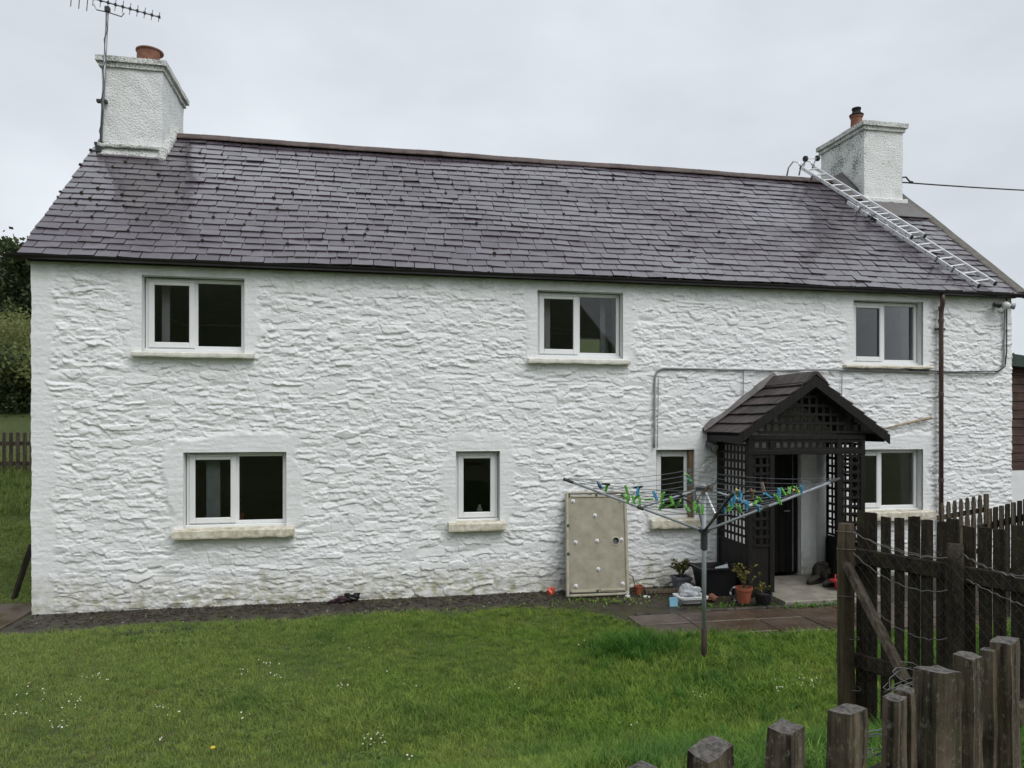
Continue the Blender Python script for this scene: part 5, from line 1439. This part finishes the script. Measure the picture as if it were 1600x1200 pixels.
# dark garment and coral thing along the wall foot
gm = thing('garden_glove', 'dark maroon and black garden glove lying at the wall foot', 'glove', loc=(-.33, -.12, 0))
crumple(MB(), (-.22, -.10, .06), .07, 21.0, 1.5, .8, .8).build('cuff', 'tub_black', gm)
crumple(MB(), (-.36, -.16, .045), .065, 23.0, 1.5, .9, .7).build('palm', 'garment', gm)
for k, (a_, L) in enumerate(((2.7, .10), (3.0, .12), (3.3, .115), (3.6, .09), (2.1, .07))):
    p = Vector((-.42, -.18, .035)); MB().tube([p, p + Vector((math.cos(a_) * L * .6, math.sin(a_) * L * .6 + (k - 2) * .015, .012)), p + Vector((math.cos(a_) * L, math.sin(a_) * L + (k - 2) * .02, -.018))], [.018, .017, .012], 8).build('finger', 'garment', gm, smooth_=True)
tag(crumple(MB(), (2.58, -.22, .05), .058, 31.0, 1.0, .8, 1.1).build('coral_rag', 'coral'), 'small coral red rag on the soil left of the shower tray', 'rag')
# weeds
def weeds(name, cx_, cy_, n, sx, sy, h, lab, seed, mat='grass_long'):
    rg = random.Random(seed); mb = MB()
    for i in range(n):
        x, y = cx_ + rg.gauss(0, sx), cy_ + rg.gauss(0, sy); z = float(gz(x, y)); a_ = rg.uniform(0, 6.28); L = h * rg.uniform(.5, 1.2); w = rg.uniform(.006, .014)
        d = Vector((math.cos(a_), math.sin(a_), 0)); s_ = Vector((-d.y, d.x, 0)) * w; p = Vector((x, y, z))
        mb.add([p - s_ * .5, p + s_ * .5, p + d * L * .6 + Vector((0, 0, L * .7)) + s_, p + d * L * .6 + Vector((0, 0, L * .7)) - s_, p + d * L * 1.1 + Vector((0, 0, L * .45))], [(0, 1, 2, 3), (3, 2, 4)])
    return tag(mb.build(name, mat), lab, 'weeds', kind='stuff')
weeds('doorstep_weeds', 5.75, -1.62, 70, .22, .035, .09, 'green weeds along the front edge of the doorstep', 1)
weeds('path_moss', 4.75, -2.07, 260, .28, .022, .035, 'strip of moss and grass in the joint of the paving', 2, 'grass_blade')
weeds('bed_weeds', 4.7, -1.35, 60, .35, .07, .06, 'low leafy weeds in the bed before the black tub', 3)
weeds('bed_weeds', 3.1, -.85, 110, .35, .14, .06, 'straggling weeds in the soil below the shower tray', 4, 'grass_blade')
weeds('soil_weeds', 1.2, -.80, 70, 1.2, .06, .05, 'sparse weeds along the edge of the soil strip', 5, 'grass_blade')
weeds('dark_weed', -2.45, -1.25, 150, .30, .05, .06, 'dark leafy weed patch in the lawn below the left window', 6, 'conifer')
lw = MB(); rl = random.Random(91)
for c in range(46):
    wx, wy = rl.uniform(-4.5, 5.0), rl.uniform(-5.6, -1.2)
    if wy > float(lawn_edge(wx)) - .2: continue
    for i in range(rl.randint(6, 22)):
        x, y = wx + rl.gauss(0, .10), wy + rl.gauss(0, .07); z = float(gz(x, y)) + .02; a_ = rl.uniform(0, 6.28); L = rl.uniform(.03, .075); d = Vector((math.cos(a_), math.sin(a_), 0)); s_ = Vector((-d.y, d.x, 0)) * L * .28; p = Vector((x, y, z))
        lw.add([p, p + d * L * .5 + s_ + Vector((0, 0, .022)), p + d * L + Vector((0, 0, .012)), p + d * L * .5 - s_ + Vector((0, 0, .022))], [(0, 1, 2, 3)])
tag(lw.build('lawn_weeds', 'grass_long'), 'broad leaved weeds and clover dotted through the lawn', 'weeds', kind='stuff')
weeds('wall_moss', -1.0, -.05, 150, 1.6, .02, .02, 'yellow green moss along the foot of the wall', 7, 'pot_leaf_green')

# ------------------------------------------------------------------ fences
def picket(name, base, h, w, t, yaw_, mat, parent, seed, top='slant', nseg=9, rough=.004, lean=(0, 0)):
    """one sawn pale: a subdivided, worn box"""
    rg = random.Random(seed); b = Vector(base); nu, nv = 3, 2
    loop = [(-.5 + i / nu, -.5) for i in range(nu)] + [(.5, -.5 + i / nv) for i in range(nv)] + [(.5 - i / nu, .5) for i in range(nu)] + [(-.5, .5 - i / nv) for i in range(nv)]
    rot = Matrix.Rotation(yaw_, 3, 'Z'); n = len(loop); vs = []
    s1, s2 = rg.uniform(-.12, .12), rg.uniform(-.12, .12)
    for k in range(nseg + 1):
        q = k / nseg
        for j, (u, v2) in enumerate(loop):
            r_ = .972 if abs(abs(u) - .5) < 1e-6 and abs(abs(v2) - .5) < 1e-6 else 1.0
            nz_ = rough * float(vnoise(q * h * 9 + seed * 3.7, j * 1.7 + seed, 120))
            x = u * w * r_ + (nz_ if abs(u) == .5 else 0) * (1 if u > 0 else -1); y = v2 * t * r_ + (nz_ if abs(v2) == .5 else 0) * (1 if v2 > 0 else -1)
            z = h * q
            if k == nseg: z += u * w * s1 + v2 * t * s2 + rg.uniform(-.003, .003); x *= .97; y *= .97
            if top == 'round' and k >= nseg - 2: x *= (.92 if k == nseg - 1 else .55); 
            p = rot @ Vector((x, y, 0)); vs.append((p.x + lean[0] * z, p.y + lean[1] * z, z))
    fs = [(k * n + j, k * n + (j + 1) % n, (k + 1) * n + (j + 1) % n, (k + 1) * n + j) for k in range(nseg) for j in range(n)]
    # top: inner ring then centre, weathered
    o = len(vs); ring = vs[-n:]; cxx = sum(p[0] for p in ring) / n; cyy = sum(p[1] for p in ring) / n; czz = sum(p[2] for p in ring) / n
    for p in ring: vs.append((cxx + (p[0] - cxx) * .55, cyy + (p[1] - cyy) * .55, czz + (p[2] - czz) * .55 + rg.uniform(-.003, .005)))
    vs.append((cxx, cyy, czz + rg.uniform(-.004, .004)))
    fs += [(nseg * n + j, nseg * n + (j + 1) % n, o + (j + 1) % n, o + j) for j in range(n)] + [(o + j, o + (j + 1) % n, o + n) for j in range(n)]
    me = bpy.data.meshes.new(name); me.from_pydata(vs, [], fs)
    ob = link(name, me, mat, parent, origin=b)
    if mat == 'fence_wood' and nseg > 12:
        me.materials.append(M['end_grain'])
        for pl_ in list(me.polygons)[-2 * n:]: pl_.material_index = 1
    return ob

# near fence along the top of the bank: (photo x of the top, photo y of the top, depth, width, thickness)
NEAR = [(1000, 1205, 1.66, .070, .045), (1116, 1168, 1.78, .072, .05), (1219, 1136, 1.90, .072, .048), (1322, 1108, 2.03, .070, .048), (1392, 1090, 2.16, .042, .036), (1421, 1076, 2.21, .034, .032),
        (1457, 1046, 2.25, .085, .085), (1518, 1023, 2.40, .060, .045), (1545, 1014, 2.48, .034, .032), (1573, 1000, 2.50, .072, .05), (1640, 985, 2.66, .075, .05)]
nf = thing('picket_fence', 'weathered lichen spotted picket fence at the lower right corner, nearest the viewer', 'fence', loc=(1.5, -8.75, .85))
FY = math.atan2(.60, 1.42) + .16
tops = []
for i, (x, y, d, w, t) in enumerate(NEAR):
    p = on_d(x, y, d); g = .87 if p.y < -8 else float(gz(p.x, p.y)); g = min(g, float(gz(p.x, p.y)))
    picket('post' if i == 6 else 'picket', (p.x, p.y, g - .05), p.z - g + .05, w * (1.12 if i == 6 else 1.5), t * (1.1 if i == 6 else 1.35), FY + random.Random(i).uniform(-.12, .12) - (.55 if i == 6 else 0), 'fence_wood', nf, i + 1, nseg=22, rough=.0032, lean=(random.Random(i + 50).uniform(-.02, .02), 0))
    tops.append(p)
for zz in (.30, .78):
    a_, b2 = tops[0], tops[-1]; off = Vector((-.25, .55, 0)).normalized() * .055
    A = Vector((a_.x - .6, a_.y - .25, a_.z - zz)) + off; B = Vector((b2.x + .5, b2.y + .2, b2.z - zz)) + off
    MB().beam(A, B, .035, .075).build('rail', 'fence_wood', nf, bevel=.006)
# coil of wire stuff tangled at the fence
wc_ = MB(); rw = random.Random(3)
for k in range(5):
    c_ = on_d(1372 + rw.uniform(-6, 14), 1168 + rw.uniform(-5, 10), 2.25); pts = [c_ + Vector((.05 * math.cos(a_ * .6) * (1 + .2 * k), .03 * math.sin(a_ * .6), .028 * math.sin(a_ * .6 + .5) + .004 * a_)) for a_ in range(9)]
    wc_.tube(pts, .0013, 5)
tag(wc_.build('wire_coil', 'steel_grey'), 'loose coil of bright wire behind the near fence pickets', 'wire')
tc = MB()
for k in range(4):
    c_ = on_d(1396 + rw.uniform(-12, 30), 1068 + rw.uniform(-14, 10), 3.2); pts = [c_ + Vector((.09 * math.cos(a_ * .7 + k), .05 * math.sin(a_ * .7 + k), .05 * math.sin(a_ * .5 + k * 2))) for a_ in range(9)]
    tc.tube(pts, .0018, 5)
tag(tc.build('wire_tangle', 'wire_grey'), 'tangle of dead stems and wire at the foot of the slanting brace', 'wire')

# middle fence: round posts, rails, pales, slack wires and netting
PA, PB = on_d(1322, 818, 5.5), on_d(1492, 850, 4.95)
PC = PA + (PB - PA) * 1.95; PC.z = PB.z - .02
mf = thing('post_and_pale_fence', 'dark wooden paling fence with round posts and slack wire right of the lawn', 'fence', loc=(PA.x, PA.y, 0))
def round_post(p, r_, mat, seed, name='post'):
    g = float(gz(p.x, p.y)) - .1; pts = []; rs_ = []
    for k in range(9):
        q = k / 8; pts.append(Vector((p.x + .006 * float(vnoise(q * 5, seed, 121)), p.y, g + (p.z - g) * q))); rs_.append(r_ * (1 + .05 * float(vnoise(q * 7, seed + 3, 122))) * (.93 if k == 8 else 1))
    o = MB().tube([x - pts[0] for x in pts], rs_, 14).build(name, mat, mf, origin=None); return o
def round_post2(p, r_, mat, seed):
    g = float(gz(p.x, p.y)) - .1; b = Vector((p.x, p.y, g)); pts = []; rs_ = []
    for k in range(10):
        q = k / 9; pts.append(Vector((.008 * float(vnoise(q * 5, seed, 121)), 0, (p.z - g) * q))); rs_.append(r_ * (1 + .06 * float(vnoise(q * 7, seed + 3, 122))) * (.9 if k == 9 else 1))
    mb = MB().tube(pts, rs_, 14); me = bpy.data.meshes.new('post'); me.from_pydata(mb.v, [], mb.f)
    me.polygons.foreach_set('use_smooth', [len(f.vertices) == 4 for f in me.polygons]); return link('post', me, mat, mf, origin=b)
round_post2(PA, .062, 'post_wood', 1); round_post2(PB, .056, 'fence_wood_dark', 5); round_post2(PC, .056, 'fence_wood_dark', 8)
fd = (PB - PA); fd.z = 0; fd.normalize(); fn = Vector((-fd.y, fd.x, 0))
if fn.x < 0: fn = -fn                      # away from the lawn, towards the yard
for dz2 in (.235, 1.02):
    A = Vector((PA.x, PA.y, PA.z - dz2)) + fn * .07 - fd * .1; B = Vector((PC.x, PC.y, PC.z - dz2 + .02)) + fn * .07
    MB().beam(A, B, .04, .115).build('rail', 'fence_wood_dark', mf, bevel=.008)
Lf = (PC - PA).length; k = 0; s_ = .06
fyaw = math.atan2(fd.y, fd.x); rk = random.Random(9)
while s_ < Lf:
    p = PA.lerp(PC, s_ / Lf) + fn * .105; g = float(gz(p.x, p.y)) - .05
    zt = PA.z + .085 + (PC.z - PA.z) * s_ / Lf * .3 + rk.uniform(-.02, .025)
    w = rk.uniform(.060, .085)
    picket('pale', (p.x, p.y, g), zt - g, w, .02, fyaw + rk.uniform(-.05, .05), 'fence_wood_dark', mf, 100 + k, nseg=7, rough=.002, lean=(rk.uniform(-.01, .01), 0))
    s_ += w + rk.uniform(.010, .030); k += 1
# slanting brace
ba, bb_ = on_d(1322, 880, 5.42), on_d(1415, 1062, 4.95)
bw = MB().beam(Vector((0, 0, 0)), bb_ - ba, .035, .105, up=(.4, .7, .5)); br_o = bw.build('brace', 'brace_wood', mf, origin=None)
br_o.location = ba; br_o.matrix_parent_inverse = Matrix.Translation(-mf.location)
# wires and netting strung from post to post on the lawn side
def slack(x0, y0, d0, x1, y1, d1, sag, r_=.0035, name='wire'):
    A, B = on_d(x0, y0, d0), on_d(x1, y1, d1); pts = []
    for q in range(17):
        t_ = q / 16; p = A.lerp(B, t_); p.z -= sag * 4 * t_ * (1 - t_); p += Vector((0, 0, .006 * math.sin(t_ * 40))); pts.append(p)
    MB().tube(pts, r_, 5).build(name, 'wire_grey', mf)
slack(1333, 831, 5.42, 1480, 872, 4.92, .05); slack(1333, 833, 5.43, 1480, 873, 4.93, .03, .0028)
slack(1333, 864, 5.42, 1480, 923, 4.92, .09); slack(1370, 955, 5.3, 1480, 998, 4.92, .07)
slack(1503, 865, 4.9, 1600, 905, 4.3, .02); slack(1503, 866, 4.9, 1600, 900, 4.35, .03); slack(1510, 905, 4.85, 1610, 950, 4.3, .01)
for (x, y, d) in ((1322, 830, 5.5), (1322, 857, 5.5), (1322, 930, 5.5), (1327, 996, 5.5), (1330, 1075, 5.5)):
    c_ = on_d(x, y, d); MB().tube([c_ + Vector((.066 * math.cos(a_ * .5236), .066 * math.sin(a_ * .5236), .004 * math.sin(a_))) for a_ in range(13)], .003, 5).build('wire_tie', 'wire_grey', mf)
net = MB()
for (P0, P1) in ((PA, PB), (PB, PC)):
    Lh = (P1 - P0).length; nn_ = int(Lh / .065)
    for i in range(nn_):
        for k in range(13):
            for sgn in (-1, 1):
                a_ = P0.lerp(P1, (i + .5) / nn_); b2 = P0.lerp(P1, (i + .5 + sgn * .5) / nn_)
                za, zb = P0.z - .10 - k * .085, P0.z - .10 - (k + .5) * .085
                net.tube([Vector((a_.x, a_.y, za)) - fn * .062, Vector((b2.x, b2.y, zb)) - fn * .066], .0008, 3, False)
                net.tube([Vector((b2.x, b2.y, zb)) - fn * .066, Vector((a_.x, a_.y, za - .085)) - fn * .062], .0008, 3, False)
no = net.build('wire_netting', 'net_wire', mf); no['kind'] = 'stuff'

# small gate of round topped pales by the downpipe, and the fence beyond it
gt = thing('garden_gate', 'low gate of round topped brown pales below the downpipe', 'gate', loc=(8.6, -1.0, 0))
GA, GB = on_d(1472, 786, 10.6), on_d(1541, 772, 10.6)
for k in range(8):
    p = GA.lerp(GB, k / 7); g = float(gz(p.x, p.y)); gy_ = math.atan2(GB.y - GA.y, GB.x - GA.x)
    picket('pale', (p.x, p.y, g + .04), p.z - g - .04, .072, .018, gy_, 'fence_wood', gt, 200 + k, top='round' if k < 7 else 'slant', nseg=12, rough=.001)
for dz2 in (.22, .80):
    MB().beam(Vector((GA.x - .05, GA.y + .03, GA.z - dz2)), Vector((GB.x + .05, GB.y + .03, GB.z - dz2)), .03, .07).build('rail', 'fence_wood', gt)
ff_ = thing('boundary_fence', 'brown paling fence running off to the right edge beyond the gate', 'fence', loc=(8.4, -2.6, 0))
HA, HB = on_d(1546, 795, 9.3), on_d(1640, 770, 9.3)
for k in range(11):
    p = HA.lerp(HB, k / 10); g = float(gz(p.x, p.y)); gy_ = math.atan2(HB.y - HA.y, HB.x - HA.x)
    picket('pale', (p.x, p.y, g - .03), p.z - g + .03, .088, .02, gy_ + .5, 'fence_wood_dark' if k % 2 else 'fence_wood', ff_, 230 + k, nseg=7, rough=.0015)
for dz2 in (.25, .9):
    MB().beam(Vector((HA.x - .1, HA.y + .05, HA.z - dz2)), Vector((HB.x, HB.y + .05, HB.z - dz2)), .035, .08).build('rail', 'fence_wood_dark', ff_)

# ------------------------------------------------------------------ shed at the right, plank at the left corner
sh = thing('shed', 'brown weatherboarded shed with dark green roof behind the right corner of the cottage', 'shed', loc=(12.5, 3.6, 0))
SX0, SX1, SY0, SY1 = 10.95, 14.6, 2.0, 5.2
MB().span(SX0, SX1, SY0, SY1, -.1, 1.52).build('block_base', 'render_white', sh)
MB().span(SX0 + .03, SX1 - .03, SY0 + .03, SY1 - .03, 1.525, 3.75).build('core', 'shed_wood', sh)
z = 1.53; k = 0
while z < 3.72:
    h = .172
    MB().add([(SX0, SY0 - .002, z), (SX1, SY0 - .002, z), (SX1, SY0 + .018, z + h), (SX0, SY0 + .018, z + h), (SX0, SY0 + .028, z), (SX1, SY0 + .028, z), (SX1, SY0 + .028, z + h), (SX0, SY0 + .028, z + h)],
             [(0, 1, 2, 3), (4, 7, 6, 5), (0, 4, 5, 1), (3, 2, 6, 7), (0, 3, 7, 4), (1, 5, 6, 2)]).build('board', 'shed_wood', sh)
    z += h; k += 1
MB().extrude([(SX0 - .12, SY0 - .2, 4.02), (SX1 + .2, SY0 - .2, 3.55), (SX1 + .2, SY0 - .2, 3.43), (SX0 - .12, SY0 - .2, 3.70)], (0, 3.6, 0)).build('shed_roof', 'shed_roof', sh)
lk = MB().beam(on_d(22, 935, 9.85), on_d(50, 850, 9.9), .03, .12, up=(0, -1, .2)).build('leaning_plank', 'fence_wood_dark'); tag(lk, 'dark plank leaning on the left gable at the corner', 'plank')

# ------------------------------------------------------------------ left background: paddock fence, bushes, trees
pf = thing('paddock_fence', 'low brown picket fence seen past the left corner', 'fence', loc=(-7, 6, 1.3))
QA, QB = on_d(-70, 676, 14.5), on_d(60, 676, 14.8)
for k in range(13):
    p = QA.lerp(QB, k / 12); g = float(gz(p.x, p.y)) - .05
    picket('pale', (p.x, p.y, min(g, p.z - .75)), p.z - min(g, p.z - .75), .068, .02, 0.1, 'brace_wood', pf, 300 + k, nseg=6, rough=.001)
for dz2 in (.22, .62): MB().beam(Vector((QA.x, QA.y + .04, QA.z - dz2)), Vector((QB.x, QB.y + .04, QB.z - dz2)), .03, .08).build('rail', 'brace_wood', pf)
def tree(name, base, h, crown_r, crown_z0, n, lsz, mat, lab, seed, conifer=False, cat='tree', group=None):
    rg = random.Random(seed); b = Vector(base); t = thing(name, lab, cat, group, loc=b)
    tr_ = MB(); tr_.tube([b + Vector((0, 0, -.3)), b + Vector((.05 * h * .3, 0, h * .5)), b + Vector((0, 0, h * .96))], [.035 * h * .6, .02 * h * .6, .004 * h], 9)
    limbs = []
    for i in range(26 if conifer else 16):
        q = rg.uniform(crown_z0, .97); a_ = rg.uniform(0, 6.283)
        rr_ = crown_r * ((1 - q) / (1 - crown_z0) if conifer else math.sqrt(max(.05, 1 - ((q - .62) / .42) ** 2))) * rg.uniform(.6, 1.1) + .12
        p0 = b + Vector((0, 0, h * q * (1 if conifer else .75))); p1 = b + Vector((rr_ * math.cos(a_), rr_ * math.sin(a_), h * q - (.12 * rr_ if conifer else -.1 * rr_)))
        limbs.append((p0, p1)); tr_.tube([p0, p0.lerp(p1, .5) + Vector((0, 0, .05)), p1], [.012 * h * .4, .008 * h * .3, .004], 5)
    tr_.build('trunk', 'bark', t)
    V_, F_ = [], []
    for i in range(n):
        p0, p1 = rg.choice(limbs); q = rg.uniform(.25, 1.08) ; sp = .16 * crown_r if not conifer else .10 * crown_r
        p = p0.lerp(p1, q) + Vector((rg.gauss(0, sp), rg.gauss(0, sp), rg.gauss(0, sp * .8)))
        d = Vector((rg.gauss(0, 1), rg.gauss(0, 1), rg.gauss(-.2 if conifer else .1, .7))).normalized(); s_ = d.cross(Vector((rg.gauss(0, 1), rg.gauss(0, 1), rg.gauss(0, 1)))).normalized()
        L = lsz * rg.uniform(.6, 1.4); w = L * (.22 if conifer else .42); o = len(V_)
        V_ += [p, p + d * L * .5 + s_ * w, p + d * L, p + d * L * .5 - s_ * w]; F_.append((o, o + 1, o + 2, o + 3))
    me = bpy.data.meshes.new('crown'); me.from_pydata(V_, [], F_); link('crown', me, mat, t)
    return t
def ground_pt(px, d):
    p = on_d(px, 600, d); return (p.x, p.y, float(gz(p.x, p.y)))
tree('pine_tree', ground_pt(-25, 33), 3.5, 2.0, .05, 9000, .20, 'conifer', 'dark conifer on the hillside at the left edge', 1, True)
tree('broadleaf_tree', ground_pt(40, 30), 3.7, 1.7, .12, 9000, .16, 'broadleaf', 'dark leafy tree peeping past the left gutter end', 2)
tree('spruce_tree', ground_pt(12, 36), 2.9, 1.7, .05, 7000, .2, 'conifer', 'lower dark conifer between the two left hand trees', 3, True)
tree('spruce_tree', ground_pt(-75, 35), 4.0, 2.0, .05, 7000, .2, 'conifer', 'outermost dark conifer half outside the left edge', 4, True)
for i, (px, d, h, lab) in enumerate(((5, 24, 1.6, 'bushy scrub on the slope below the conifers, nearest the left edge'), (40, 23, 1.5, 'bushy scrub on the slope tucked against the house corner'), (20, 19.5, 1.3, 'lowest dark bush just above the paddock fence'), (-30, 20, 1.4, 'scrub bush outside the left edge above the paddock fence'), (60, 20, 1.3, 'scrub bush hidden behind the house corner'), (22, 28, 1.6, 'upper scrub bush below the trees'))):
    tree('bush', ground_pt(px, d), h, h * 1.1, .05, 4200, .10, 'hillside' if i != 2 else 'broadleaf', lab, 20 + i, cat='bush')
tree('distant_tree', (17.5, 9.0, 0), 5.3, 1.8, .2, 5000, .14, 'broadleaf', 'tree top showing just above the shed roof', 31)
